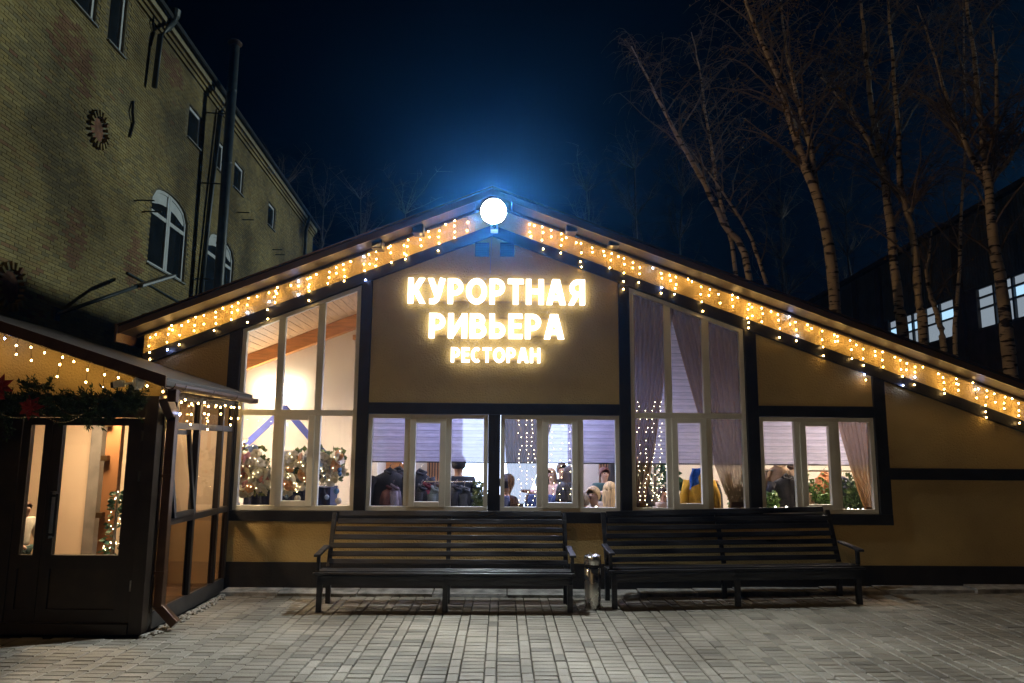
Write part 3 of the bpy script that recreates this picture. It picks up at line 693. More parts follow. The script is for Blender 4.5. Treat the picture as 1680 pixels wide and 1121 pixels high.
# ================================================================== BRICK BUILDING (left)
WK, WC = .047, -9.1
WD = Vector((-WK, 1, 0)).normalized(); WN = Vector((1, WK, 0)).normalized()      # along the wall, out of the wall
def wp_(Y, z, out=0): return Vector((WC-WK*Y, Y, z))+WN*out
bld = thing('brick_building', 'old yellow brick building with arched windows and dentilled eaves', 'building', wp_(20, 0))
brick_m = brickmat('yellow_brick', [(.30, .15, .085), (.36, .27, .105), (.42, .33, .13), (.34, .27, .12), (.46, .37, .16), (.25, .21, .11), (.40, .30, .12)], .9, True)
mortar = mat('mortar', (.17, .145, .09), .95, .25, 3, bump=.3)
WT = 14.0
# openings: (Y0, Y1, z0, z1, arch rise)
OPEN = [(19.75, 22.35, 6.83, 8.75, .5), (24.15, 26.9, 6.83, 8.75, .5), (21.8, 22.88, 11.47, 12.57, 0), (24.2, 25.1, 11.5, 12.55, 0), (26.3, 27.4, 11.5, 12.55, 0),
        (31.0, 32.1, 11.5, 12.55, 0), (15.0, 16.05, 11.7, 13.6, 0), (16.66, 17.45, 11.7, 13.6, 0)]
def atop(op, Y):
    Y0, Y1, z0, z1, r = op
    if not r: return z1
    u = (Y-Y0)/(Y1-Y0)*2-1; return z1+r*math.sqrt(max(0, 1-u*u))
def inside(Y0, Y1, z0, z1):
    for op in OPEN:
        if Y1 > op[0] and Y0 < op[1] and z1 > op[2] and z0 < max(atop(op, min(max(Y0, op[0]), op[1])), atop(op, min(max(Y1, op[0]), op[1])), atop(op, min(max((Y0+Y1)/2, op[0]), op[1]))): return op
    return None
# backing wall (mortar plane) in strips round the openings
bk = MB()
ys = sorted({4.0, 40.0}.union({v for op in OPEN for v in op[:2]}))
for op in OPEN:
    if op[4]: ys += [op[0]+(op[1]-op[0])*i/10 for i in range(1, 10)]
ys = sorted(ys)
def wq(ya, yb, za, zb, zb2=None): bk.add([wp_(ya, za), wp_(yb, za), wp_(yb, zb if zb2 is None else zb2), wp_(ya, zb)], [(0, 3, 2, 1)])
for ya, yb in zip(ys[:-1], ys[1:]):
    ops = sorted([op for op in OPEN if op[0] < (ya+yb)/2 < op[1]], key=lambda o_: o_[2]); z = 0
    lo_a = lo_b = 0
    for op in ops:
        bk.add([wp_(ya, lo_a), wp_(yb, lo_b), wp_(yb, op[2]), wp_(ya, op[2])], [(0, 3, 2, 1)]); lo_a, lo_b = atop(op, ya), atop(op, yb)
    bk.add([wp_(ya, lo_a), wp_(yb, lo_b), wp_(yb, WT), wp_(ya, WT)], [(0, 3, 2, 1)])
bk.build('wall', mortar, bld)
MB().add([wp_(40, 0), wp_(40, WT), wp_(40, WT, -9), wp_(40, 0, -9)], [(0, 1, 2, 3)]).build('end_wall', mortar, bld)
# bricks
bl, bh, bdp = .25, .065, .014; ph, pl2 = .077, .262
rng = random.Random(11); cand = []
rosettes = [(16.58, 9.3, .47), (20.0, 4.95, .5), (13.95, 4.85, .5)]
z = 3.6; rowi = 0
while z < 13.55:
    Y = 11.5+(rowi % 2)*pl2/2
    lim = 39.7
    while Y < lim:
        if not inside(Y, Y+bl, z, z+bh) and not any((Y+.12-a_)**2+(z-b_)**2 < c_*c_ for a_, b_, c_ in rosettes):
            cand.append((Y, z))
        Y += pl2
    z += ph; rowi += 1
lbrick = MB().box(0, bdp, 0, bl, 0, bh).mesh('brick'); lbrick.materials.append(brick_m)
def imgpos(Y, z_):
    q = CAM.transposed() @ (wp_(Y, z_)-Vector((0, 0, HC))); return CXP+FPX*q.x/-q.z, CYP-FPX*q.y/-q.z
vis = []
for c_ in cand:
    u, v = imgpos(*c_)
    if -5 < u < 330 and 0 < v < 520 and v < 560-.42*max(0, u-100): vis.append(c_)
vis.sort(key=lambda c_: (c_[0]-1)**2+c_[1]**2*1.2)
nearb = set(vis[:300])
ang = math.atan2(WD.y, WD.x)-math.pi/2
for c_ in vis[:300]:
    o = link('brick', lbrick, None, bld, local=True); o.location = wp_(c_[0], c_[1], (rng.random()-.5)*.006)-bld.location; o.rotation_euler = (0, 0, ang)
PT = [(14.5, 8.2, 1.5, 2.2, .80), (21.0, 11.0, 1.0, 1.4, .80), (20.2, 12.9, .8, .5, .02), (18.9, 6.6, .5, .8, .02), (16.0, 6.4, .45, .8, .02), (17.5, 10.5, .9, .7, .82), (23.0, 9.6, .7, 1.2, .8), (28.5, 9.5, 1.5, 1.0, .8), (15.2, 10.4, 1.0, .9, .03), (19.6, 5.6, 1.2, .5, .82), (13.2, 6.2, .8, .8, .8)]
def patch(Y, z):
    for a_, b_, c_, d_, t_ in PT:
        if ((Y-a_)/c_)**2+((z-b_)/d_)**2 < .5+.7*rng.random(): return min(.99, max(.01, t_+(rng.random()-.5)*.12)) if rng.random() < .75 else .01+.99*rng.random()
    return .12+.88*rng.random()
b = MB(); tints = []
for Y, z in cand:
    if (Y, z) in nearb: continue
    d = bdp+(rng.random()-.5)*.008
    p0, p1 = wp_(Y, z, d), wp_(Y+bl, z, d); q0, q1 = wp_(Y, z, -.005), wp_(Y+bl, z, -.005); up = Vector((0, 0, bh))
    b.add([p0, p1, p1+up, p0+up, q0, q1, q1+up, q0+up], [(0, 1, 2, 3)[::-1], (4, 5, 1, 0)[::-1], (3, 2, 6, 7)[::-1], (0, 3, 7, 4)[::-1], (1, 5, 6, 2)[::-1]]); tints += [patch(Y, z)]*8
o = b.build('brickwork', brick_m, bld); tag(o, kind='stuff')
a = o.data.attributes.new('tint', 'FLOAT', 'POINT'); a.data.foreach_set('value', tints)
# rosettes of projecting bricks
for Yc, zc, r_ in rosettes:
    ro = MB(); ro.v = [tuple(wp_(Yc+.62*r_*math.cos(t), zc+.62*r_*math.sin(t), .01)) for t in [i*math.pi/12 for i in range(24)]]; ro.f = [tuple(range(23, -1, -1))]
    rr = ro.build('rosette', mat('red_brick_disc', (.22, .10, .06), .9, .3, 6), bld)
    bm_ = MB()
    for i in range(18):
        t = i*2*math.pi/18; d = WD*math.cos(t)+Vector((0, 0, math.sin(t))); e = WD*-math.sin(t)+Vector((0, 0, math.cos(t)))
        MB().obox(wp_(Yc, zc, .06)+d*r_*.84, d*.075, e*.03, WN*.05).build('rosette_brick', brick_m, rr)
# eaves: stepped courses, dentils, gutter
for i, (z0, z1, o_) in enumerate(((13.55, 13.68, .07), (13.68, 13.8, .13), (13.8, 14.0, .22))):
    MB().add([wp_(4, z0), wp_(40, z0), wp_(40, z1), wp_(4, z1), wp_(4, z0, o_), wp_(40, z0, o_), wp_(40, z1, o_), wp_(4, z1, o_)],
             [(0, 1, 5, 4), (4, 5, 6, 7), (7, 6, 2, 3), (1, 2, 6, 5), (0, 4, 7, 3)]).build('cornice', brick_m if i < 2 else mat('cornice_stone', (.30, .26, .17), .9), bld)
MB().tube([wp_(4, 14.05, .3), wp_(40.1, 14.05, .3)], .085, 8).build('gutter', mat('dark_zinc', (.03, .034, .04), .5, metal=.3), bld)
MB().add([wp_(4, 14.02, .3), wp_(40.3, 14.02, .3), wp_(40.3, 17.2, -5), wp_(4, 17.2, -5)], [(0, 1, 2, 3)]).build('roof', mat('dark_zinc', (.03, .034, .04), .5), bld)
# windows
bwhite = mat('white_painted_frame', (.62, .66, .70), .5, .06, 4)
dglass = mat('night_window_glass', (.018, .022, .026), .06, .2, 2)
for op in OPEN:
    Y0, Y1, z0, z1, r = op; D = -.11
    rv = MB(); N = 12
    tp = [(Y0+(Y1-Y0)*i/N, atop(op, Y0+(Y1-Y0)*i/N)) for i in range(N+1)] if r else [(Y0, z1), (Y1, z1)]
    loop = [(Y0, z0)]+tp+[(Y1, z0)]
    for i in range(len(loop)):
        (ya, za), (yb, zb) = loop[i], loop[(i+1) % len(loop)]
        rv.add([wp_(ya, za, .012), wp_(yb, zb, .012), wp_(yb, zb, D-.05), wp_(ya, za, D-.05)], [(0, 1, 2, 3)])
    rv.build('window_reveal', mat('plain_reveal', (.19, .15, .09), .9, .2, 3), bld)
    f = .105
    fr = MB()
    def bar(ya, za, yb, zb, w, d0=D, d1=D+.06):
        p, q = wp_(ya, za, (d0+d1)/2), wp_(yb, zb, (d0+d1)/2); ax = (q-p)/2
        if ax.length < 1e-4: return
        fr.obox((p+q)/2, ax, WN*(d1-d0)/2, ax.normalized().cross(WN)*w)
    bar(Y0+f*.5, z0, Y0+f*.5, z1, f*.5); bar(Y1-f*.5, z0, Y1-f*.5, z1, f*.5); bar(Y0, z0+f*.5, Y1, z0+f*.5, f*.5, D, D+.062)
    for (ya, za), (yb, zb) in zip(tp[:-1], tp[1:]): bar(ya, za-f*.4, yb, zb-f*.4, f*.55, D, D+.058)
    if r:
        ym = Y0+(Y1-Y0)*.5
        bar(ym-.07, z0, ym-.07, atop(op, ym)-.03, .06, D, D+.065); bar(ym+.07, z0, ym+.07, atop(op, ym)-.03, .06, D, D+.063); bar(Y0, z1-.35, Y1, z1-.35, .06, D, D+.055)
        for y_ in (Y0+(Y1-Y0)*.30, Y0+(Y1-Y0)*.72): pass
    w_ = fr.build('window', bwhite, bld)
    gl = MB(); gl.v = [tuple(wp_(y_, z_, D+.02)) for y_, z_ in [(Y0, z0)]+tp+[(Y1, z0)]]; gl.f = [tuple(range(len(gl.v)))[::-1]]
    gl.build('pane', dglass, w_)
    if r:
        tr = MB(); up_ = [(y_, z_) for y_, z_ in tp if True]
        MB().grid(lambda u, v: wp_(Y0+(Y1-Y0)*u, max(z1-.1, atop(op, Y0+(Y1-Y0)*u)-.42)*(1-v)+(atop(op, Y0+(Y1-Y0)*u)-.05)*v, D+.03), 12, 1).build('fanlight_panel', bwhite, w_)
    MB().obox(wp_((Y0+Y1)/2, z0-.025, .03), WD*((Y1-Y0)/2+.05), WN*.05, (0, 0, .02)).build('sill', mat('sill_zinc', (.2, .21, .22), .5), w_)
# downpipes, conduit, iron ties, pipe stubs
zinc = mat('painted_downpipe', (.05, .065, .075), .45, .2, 4)
MB().tube([wp_(19.5, 14.0, .35), wp_(19.2, 13.55, .3), wp_(18.95, 13.2, .22), wp_(18.85, 11.6, .22)], .075, 10).build('downpipe', zinc, bld, True)
MB().lathe(wp_(19.45, 13.95, .33), [(.08, 0), (.16, .15), (.18, .35), (.15, .35)], 12).build('hopper', zinc, bld)
MB().tube([wp_(24.4, 14.0, .3), wp_(24.1, 13.4, .14), wp_(23.75, 10, .14), wp_(23.4, 5.5, .14)], .085, 10).build('downpipe', zinc, bld, True)
MB().tube([wp_(37.6, 14.0, .3), wp_(37.6, 13.2, .16), wp_(37.6, 8, .16)], .09, 10).build('downpipe', zinc, bld, True)
MB().tube([wp_(18.6, 6.26, .05), wp_(23.3, 6.12, .05)], .03, 6).build('conduit', zinc, bld)
MB().tube([wp_(15.3, 13.9, .06), wp_(15.3, 11.0, .06)], .06, 6).build('iron_strap', blackmetal, bld) if False else None
for Y, z in ((18.8, 12.9), (18.1, 9.9)): MB().tube([wp_(Y, z+.9, .05), wp_(Y-.06, z+.55, .09), wp_(Y+.1, z+.35, .06), wp_(Y, z-.1, .05)], .035, 6).build('iron_tie', blackmetal, bld)
for Y, z in ((18.9, 8.35), (19.4, 8.2), (27.0, 10.7), (27.6, 10.6), (32.0, 10.6), (32.5, 10.5)): MB().obox(wp_(Y, z, .2), WN*.25, WD*.025, (0, 0, .015)).build('iron_bracket', zinc, bld)
# flue
fp = wp_(23.35, 0, .75)
fl2 = thing('flue_pipe', 'tall dark metal flue pipe rising past the brick building eaves', 'pipe', (fp.x, fp.y, 0))
MB().tube([fp, fp+Vector((0, 0, 8)), fp+Vector((0, 0, 15.5))], .16, 16).build('pipe', zinc, fl2, True)
for z in (5.5, 8.4, 11.2, 13.8): MB().tube([fp+Vector((0, 0, z)), fp+Vector((0, 0, z+.06))], .172, 16).build('pipe_band', zinc, fl2)
MB().lathe(fp+Vector((0, 0, 15.5)), [(.17, 0), (.24, .08), (.24, .13), (.17, .2)], 16).build('cap', mat('rusty_cap', (.10, .05, .025), .7), fl2)
for z in (7.2, 10.5, 13.0): MB().tube([fp+Vector((0, 0, z)), wp_(23.3, z, 0)], .025, 6).build('wall_bracket', zinc, fl2)
# wall mounted street lamp, off
e0 = wp_(15.6, 4.6, .05); e1 = wp_(17.4, 5.65, .9); e2 = wp_(18.6, 6.2, 1.2)
st = thing('street_lamp', 'unlit grey street lamp on a long slanting arm from the brick wall', 'lamp', e0)
MB().tube([e0, e1], .045, 8).build('arm', zinc, st, True)
dv = (e2-e1); MB().obox((e1+e2)/2, dv/2, dv.cross(Vector((0, 0, 1))).normalized()*.13, Vector((0, 0, .045))).build('lamp_head', mat('lamp_grey', (.16, .18, .21), .4), st, bevel=.02)
MB().obox(e0, WN*.02, WD*.1, (0, 0, .14)).build('wall_plate', zinc, st)

# ================================================================== BIRCHES
def bark():
    m = mat('birch_bark', (.58, .49, .39), .8, .15, 3); n = m.node_tree; L = n.links; b_ = n.nodes['Principled BSDF']
    g_ = n.nodes.new('ShaderNodeNewGeometry'); mp = n.nodes.new('ShaderNodeMapping'); mp.inputs['Scale'].default_value = (2.2, 2.2, 9)
    no = n.nodes.new('ShaderNodeTexNoise'); no.inputs['Scale'].default_value = 1.3; no.inputs['Detail'].default_value = 5
    cr = n.nodes.new('ShaderNodeValToRGB'); cr.color_ramp.elements[0].position = .40; cr.color_ramp.elements[1].position = .47
    cr.color_ramp.elements[0].color = (.06, .05, .045, 1); cr.color_ramp.elements[1].color = (1, 1, 1, 1)
    mu = n.nodes.new('ShaderNodeMix'); mu.data_type = 'RGBA'; mu.blend_type = 'MULTIPLY'; mu.inputs[0].default_value = 1
    src = b_.inputs['Base Color'].links[0].from_socket
    L.new(g_.outputs['Position'], mp.inputs[0]); L.new(mp.outputs[0], no.inputs[0]); L.new(no.outputs[0], cr.inputs[0])
    L.new(src, mu.inputs[6]); L.new(cr.outputs[0], mu.inputs[7]); L.new(mu.outputs[2], b_.inputs['Base Color'])
    return m
barkm = bark(); twigm = mat('birch_twigs', (.19, .145, .11), .8, .3, 6); leafm = mat('yellow_birch_leaves', (.30, .17, .03), .7, .3, 10)
def birch(label, Y, stems, r0, seed, nb=16, leaves=40, twigs=14):
    rg = random.Random(seed); q = lambda a: (rg.random()-.5)*2*a
    base = at(stems[0][0][0], stems[0][0][1], Y); foot = Vector((base.x+(base.x-at(*stems[0][1], Y).x)*.25, Y, -.05))
    t = thing('birch_tree', label, 'tree', foot, group='bare birches behind the restaurant')
    tw = MB(); lf = MB(); br = MB()
    for si, st_ in enumerate(stems):
        pts = [at(px, py, Y+.25*math.sin(i*1.3+seed)) for i, (px, py) in enumerate(st_)]
        if si == 0: pts = [foot]+pts
        rs = r0*.86 if si == 0 else r0*.46
        # smooth the traced line
        P = []
        for i in range(len(pts)-1):
            a_, b_ = pts[i], pts[i+1]; p_, n_ = pts[max(i-1, 0)], pts[min(i+2, len(pts)-1)]
            for k in range(4):
                u = k/4; P.append(.5*((2*a_)+(b_-p_)*u+(2*p_-5*a_+4*b_-n_)*u*u+(3*a_-p_-3*b_+n_)*u**3)+Vector((q(.018), q(.018), 0)))
        P.append(pts[-1])
        rad = [max(.012, rs*(1-.86*i/(len(P)-1))*(1+q(.06))) for i in range(len(P))]
        MB().tube(P, rad, 10).build('trunk' if si == 0 else 'limb', barkm, t, True)
        n = int(nb*1.35) if si == 0 else nb
        for k in range(n):
            i = int((.30+.66*rg.random())*(len(P)-1)) if si == 0 else int((.15+.8*rg.random())*(len(P)-1))
            p = P[i].copy(); a_ = rg.random()*6.28; up = .9+rg.random()*.7
            d = Vector((math.cos(a_), math.sin(a_)*.8, up)).normalized(); ln = (.8+2.0*rg.random())*(1 if i < len(P)*.8 else .6)
            bp = [p]; r_ = min(rad[i]*.4, .03)
            for s_ in range(6):
                d = (d+Vector((q(.22), q(.22), .05-.05*s_))).normalized(); bp.append(bp[-1]+d*ln/6)
            br.tube(bp, [r_*(1-.8*s_/6)+.003 for s_ in range(7)], 5)
            for m_ in range(twigs):
                o_ = bp[1+int(rg.random()*5.9)]; e = Vector((q(1), q(1), .35+q(.6))).normalized(); tp_ = [o_]; l2 = .35+.7*rg.random()
                for s_ in range(4):
                    e = (e+Vector((q(.25), q(.25), -.16-.10*s_))).normalized(); tp_.append(tp_[-1]+e*l2/4)
                tw.tube(tp_, [.0065, .005, .004, .003, .0022], 3, False)
                for s_ in range(leaves):
                    if rg.random() < .03: lf.leaf(tp_[1+int(rg.random()*3.9)]+Vector((q(.05), q(.05), q(.05))), .06)
    crown = br.build('crown', twigm, t); tag(tw.build('twigs', twigm, crown), kind='stuff')
    if lf.v: tag(lf.build('leaves', leafm, crown), kind='stuff')
birch('slender birch leaning towards the ridge floodlight with a forked stem', 18, [[(1230, 459), (1187, 366), (1147, 285), (1111, 223), (1085, 174), (1058, 120), (1036, 76)], [(1259, 468), (1232, 392), (1196, 330), (1165, 285), (1120, 232)]], .12, 1, 14, 10)
birch('thin upright birch beside the leaning forked birch', 19.2, [[(1207, 450), (1181, 330), (1169, 250), (1156, 178), (1147, 111), (1134, 53)]], .085, 2, 14, 10)
birch('thick birch with an orange lit leaning trunk splitting into two tall stems', 16.2, [[(1370, 500), (1348, 348), (1321, 276), (1294, 187), (1272, 120), (1245, 58), (1225, 9), (1210, -40)], [(1340, 315), (1330, 241), (1312, 178), (1294, 102), (1283, 27), (1278, -30)]], .17, 3, 20, 55)
birch('stout birch with pale marked bark and high spreading limbs', 17, [[(1480, 545), (1474, 500), (1460, 370), (1447, 268), (1431, 187), (1422, 103), (1414, 27), (1408, -40)], [(1447, 275), (1415, 215), (1385, 170), (1340, 120)]], .165, 4, 20, 30)
birch('kinked birch with a short broken side stub', 16.4, [[(1513, 545), (1509, 500), (1494, 370), (1478, 308), (1474, 223), (1468, 134), (1457, 18), (1452, -40)], [(1494, 347), (1500, 335), (1506, 325)]], .135, 5, 14, 10)
birch('short white barked birch with a cut stump of a limb low down', 18, [[(1550, 581), (1540, 528), (1528, 488), (1520, 453), (1525, 414), (1528, 380)]], .115, 6, 8, 0)
birch('thin straight birch in front of the factory windows', 19, [[(1568, 570), (1570, 500), (1576, 379), (1583, 245), (1581, 67), (1580, -20)]], .085, 7, 14, 6)
birch('largest birch with a wide fork of three upright limbs', 15.6, [[(1658, 615), (1648, 500), (1632, 401), (1621, 299), (1612, 223), (1603, 134), (1592, 45), (1582, -30)], [(1621, 303), (1600, 268), (1583, 232), (1558, 178), (1534, 98), (1505, 9)], [(1623, 300), (1645, 275), (1661, 254), (1682, 215)], [(1626, 280), (1632, 250), (1634, 134), (1628, 40)]], .185, 8, 18, 10)
# far bare trees on the slope behind
def bare(label, px, py, Y, h, seed):
    rg = random.Random(seed); q = lambda a: (rg.random()-.5)*2*a; p = at(px, py, Y); foot = Vector((p.x, Y, -.05))
    t = thing('bare_tree', label, 'tree', foot, group='bare trees far behind the restaurant')
    P = [foot+Vector((q(.3)*i/6, q(.3), h*i/6)) for i in range(7)]; MB().tube(P, [.28*(1-.85*i/6) for i in range(7)], 7).build('trunk', twigm, t)
    br = MB()
    for k in range(46):
        i = 2+int(rg.random()*4.9); p = P[i]; d = Vector((q(1), q(1), .7+rg.random()*.5)).normalized(); bp = [p]; ln = 2.5+rg.random()*3
        for s_ in range(5): d = (d+Vector((q(.3), q(.3), .05))).normalized(); bp.append(bp[-1]+d*ln/5)
        br.tube(bp, [.06, .045, .035, .025, .016, .01], 4)
        for m_ in range(10):
            o_ = bp[1+int(rg.random()*4.9)]; e = Vector((q(1), q(1), .4+q(.5))).normalized(); l2 = .7+rg.random()*1.2
            br.tube([o_, o_+e*l2*.5, o_+e*l2+Vector((0, 0, -.1))], [.014, .009, .004], 3, False)
    br.build('crown', twigm, t)
for i, (px, Y, h) in enumerate(((455, 60, 24), (520, 66, 24), (590, 72, 27), (660, 70, 25), (965, 66, 26), (1050, 60, 26), (1120, 70, 27), (1290, 55, 20), (1400, 60, 22))):
    bare('dim bare tree far behind the restaurant roof '+('between the brick building and the floodlight' if px < 800 else 'among the birches'), px, 500, Y, h, 40+i)

# ================================================================== FACTORY (right, behind the birches)
fk = .072
def fw_(Y, z, out=0): return Vector((17.4+fk*Y, Y, z))+Vector((-1, fk, 0)).normalized()*out
fac = thing('factory_building', 'dark clad industrial building with lit bands of windows behind the birches', 'building', fw_(30, 0))
FD = Vector((fk, 1, 0)).normalized(); FN = Vector((-1, fk, 0)).normalized()
facw = mat('blue_grey_cladding', (.09, .11, .13), .6, .15, 1.2); facd = mat('dark_brick_band', (.06, .05, .045), .85, .2, 2)
facf = mat('factory_frame', (.05, .06, .07), .5)
def fbox(name, Ya, Yb, za, zb, o0, o1, m, par=fac):
    return MB().add([fw_(Ya, za, o0), fw_(Yb, za, o0), fw_(Yb, zb, o0), fw_(Ya, zb, o0), fw_(Ya, za, o1), fw_(Yb, za, o1), fw_(Yb, zb, o1), fw_(Ya, zb, o1)],
                    [(0, 1, 2, 3), (7, 6, 5, 4), (4, 5, 1, 0), (6, 7, 3, 2), (5, 6, 2, 1), (7, 4, 0, 3)]).build(name, m, par)
fbox('wall', 14, 52, 0, 6.65, -.3, 0, facd); fbox('wall', 14, 52, 8.45, 11.5, -.3, 0, facw); fbox('roof', 13.5, 52.5, 11.5, 11.7, -6, .3, facd)
for i in range(130):
    Y = 24+i*.2
    if Y < 50: fbox('cladding_rib', Y, Y+.09, 8.5, 11.45, .002, .035, facw)
lit = emit('lit_factory_room', (.45, .74, 1), 1.1); litw = emit('lit_factory_curtain', (.60, .72, .84), .40); litd = mat('unlit_room', (.02, .025, .03), .3)
groups = [(24.2, 28.9, 1), (30.6, 36.8, 2), (37.6, 39.6, 3), (41.0, 44.5, 0), (16, 22.5, 1)]
yprev = 14
for a_, b_, k in sorted(groups):
    fbox('wall', yprev, a_-.001, 6.65, 8.45, -.3, -.001, facd); yprev = b_+.001
    wn = fbox('window', a_, b_, 6.65, 6.75, -.2, -.05, facf)
    fbox('frame_head', a_, b_, 8.35, 8.45, -.2, -.05, facf, wn)
    n = max(2, round((b_-a_)/1.15)); rg = random.Random(k+50)
    for i in range(n):
        ya, yb = a_+(b_-a_)*i/n, a_+(b_-a_)*(i+1)/n
        fbox('mullion', ya, ya+.12, 6.75, 8.35, -.19, -.04, facf, wn)
        for za, zb in ((6.75, 7.5), (7.58, 7.95), (8.03, 8.35)):
            fbox('pane', ya+.12, yb, za, zb, -.16, -.14, (lit if rg.random() < .3 else litw) if k else litd, wn)
        for z_ in (7.5, 7.95): fbox('glazing_bar', ya+.12, yb, z_, z_+.08, -.18, -.06, facf, wn)
fbox('wall', yprev, 52, 6.65, 8.45, -.3, -.001, facd)
for Y in (23.3, 29.7, 37.2, 40.2): fbox('pilaster', Y, Y+.5, 0, 11.4, .001, .16, facd)
lw = fbox('window', 30.9, 31.2, 3.6, 4.3, .002, .03, litw)

# ================================================================== INTERIOR THINGS
added_hall_light = emit('added_hall_panel', (1, .80, .64), 105); added_cool_light = emit('added_cool_panel', (.60, .62, 1), 38); added_bay_light = emit('added_bay_panel', (1, .80, .58), 260)  # glow of the added interior panels, there only to brighten the rooms
def added_panel_light(label, x, y, z, w, d, m):
    t = thing('indoor_light', label, 'lamp', (x, y, z), group='added lights out of view inside the restaurant hall')
    MB().box(-w/2, w/2, -d/2, d/2, -.012, 0).build('diffuser', m, t, local=True); MB().box(-w/2-.02, w/2+.02, -d/2-.02, d/2+.02, .001, .04).build('frame', mat('white_plastic', (.8, .8, .78)), t, local=True)
    for s in (-1, 1): MB().tube([(s*w*.4, 0, .04), (s*w*.4, 0, Uz(x+s*w*.4)-z-.05)], .004, 4).build('suspension_wire', blackmetal, t, local=True)
added_panel_light('added light out of view at the porch end of the flower window bay', -4.22, 10.2, 2.7, .4, .7, added_bay_light)  # added light, hidden past the window edge, brightens the bay
for i, (x, y) in enumerate(((-.7, 10.3), (.8, 10.3), (.9, 12.2), (4.7, 10.6), (6.2, 11.0))):  # added lights hung out of view to brighten the hall and blinds
    added_panel_light('added hanging panel light out of view '+('above the coat rail and the screen' if x < 1.5 else 'above the plant window'), x, y, min(3.1, Uz(x)-.35), .9, .5, added_cool_light if x < 1.5 else added_hall_light)
t = thing('added_strip_light', 'added sloping light strip hidden behind the raking timber to light the flower window', 'lamp', (-2.6, FY+.3, Bz(-2.6)+.1))  # added light behind the timber, brightens the flowers from the window side
MB().prism([(-3.3, Bz(-3.3)+.10), (-2.0, Bz(-2.0)+.10), (-2.0, Bz(-2.0)+.125), (-3.3, Bz(-3.3)+.125)], FY+.24, FY+.32).build('diffuser', emit('added_strip_glow', (1, .84, .66), 48), t)
MB().prism([(-3.32, Bz(-3.32)+.128), (-1.98, Bz(-1.98)+.128), (-1.98, Bz(-1.98)+.16), (-3.32, Bz(-3.32)+.16)], FY+.23, FY+.33).build('housing', whitepvc, t)
for px in (438, 474):
    p = at(px, 640, LB-.1)
    t = thing('wall_sconce', 'glowing white shaded sconce on the cream bay wall', 'lamp', p, group='sconces on the cream bay wall')
    MB().lathe((0, 0, 0), [(.09, -.07), (.085, -.06), (.05, .06)], 14).build('shade', emit('sconce_shade', (1, .85, .65), 90), t, local=True)
    MB().tube([(0, .09, .1), (0, .02, .12), (0, 0, .06)], .008, 6).build('arm', blackmetal, t, local=True)
# projection screen
sa, sb = at(757, 800, HB-.12), at(932, 700, HB-.12)
scr = thing('projection_screen', 'bright blue white projection screen on the hall wall', 'screen', ((sa.x+sb.x)/2, HB-.1, 0))
MB().box(sa.x, sb.x, HB-.06, HB-.04, .75, 2.75).build('screen_surface', emit('screen_light', (.62, .74, 1.0), 7), scr)
MB().box(sa.x-.03, sb.x+.03, HB-.1, HB-.02, 2.75, 2.83).build('roller_case', whitepvc, scr)
MB().box(sa.x-.02, sa.x-.001, HB-.065, HB-.035, .75, 2.75).box(sb.x+.001, sb.x+.02, HB-.065, HB-.035, .75, 2.75).build('border', blackmetal, scr)
# slatted wooden wall panels
sm_ = mat('walnut_slats', (.36, .20, .10), .5, .2, 4)
for (pa, pb, Y) in ((700, 727, HB-.05), (983, 1010, HB-.05)):
    a_, b_ = at(pa, 800, Y), at(pb, 800, Y)
    t = thing('slat_panel', 'walnut slat wall panel '+('left of the screen behind the coats' if pa < 800 else 'behind the standing woman in teal'), 'panel', (a_.x, Y, .1))
    MB().box(a_.x, b_.x, Y+.02, Y+.045, .1, 2.6).build('backing', blackmetal, t)
    x = a_.x
    while x < b_.x: MB().box(x, x+.028, Y-.01, Y+.019, .1, 2.6).build('slat', sm_, t); x += .05
a_, b_ = at(624, 800, HB-.02), at(640, 800, HB-.02)
t = thing('interior_door', 'orange wooden door on the hall wall behind the coats', 'door', (a_.x, HB, .1))
MB().box(a_.x-.1, b_.x+.35, HB-.05, HB-.01, .1, 2.15).build('leaf', orangewood, t); MB().box(a_.x-.16, a_.x-.101, HB-.06, HB-.005, .1, 2.2).build('jamb', whitepvc, t)
t = thing('loudspeaker', 'black loudspeaker hung beside the slat panel', 'speaker', at(1012, 770, HB-.3)); p = t.location
MB().box(p.x-.12, p.x+.16, HB-.35, HB-.06, p.z-.22, p.z+.3).build('cabinet', mat('speaker_black', (.03, .03, .035), .6), t)
MB().lathe((0, 0, 0), [(.1, 0), (.1, .01), (.03, .02)], 16).build('cone', blackmetal, t, local=True); t.children[-1].rotation_euler = (R(90), 0, 0); t.children[-1].location = (.02, -.06, .02)

# roller blinds
blindm = cloth('striped_blind_fabric', (.48, .47, .68), .14, .6, 11.4)
def blind(label, x0, x1, z0, zt, y=FY+.175):
    t = thing('roller_blind', label, 'blind', ((x0+x1)/2, y, z0), group='striped roller blinds')
    top = zt if callable(zt) else (lambda x: zt)
    MB().grid(lambda u, v: (x0+(x1-x0)*u, y+.002*math.sin(v*40+u*2), z0+(top(x0+(x1-x0)*u)-z0)*v), 6, 40).build('fabric', blindm, t)
    MB().box(x0, x1, y-.008, y+.008, z0-.018, z0-.001).build('bottom_bar', mat('dark_bar', (.03, .03, .04), .5), t)
    if not callable(zt): MB().tube([(x0, y+.01, zt+.012), (x1, y+.01, zt+.012)], .016, 8).build('roller', whitepvc, t)
def pxs(a_, b_): return at(a_, 760, FY+.175).x, at(b_, 760, FY+.175).x
zb = at(700, 757, FY+.175).z
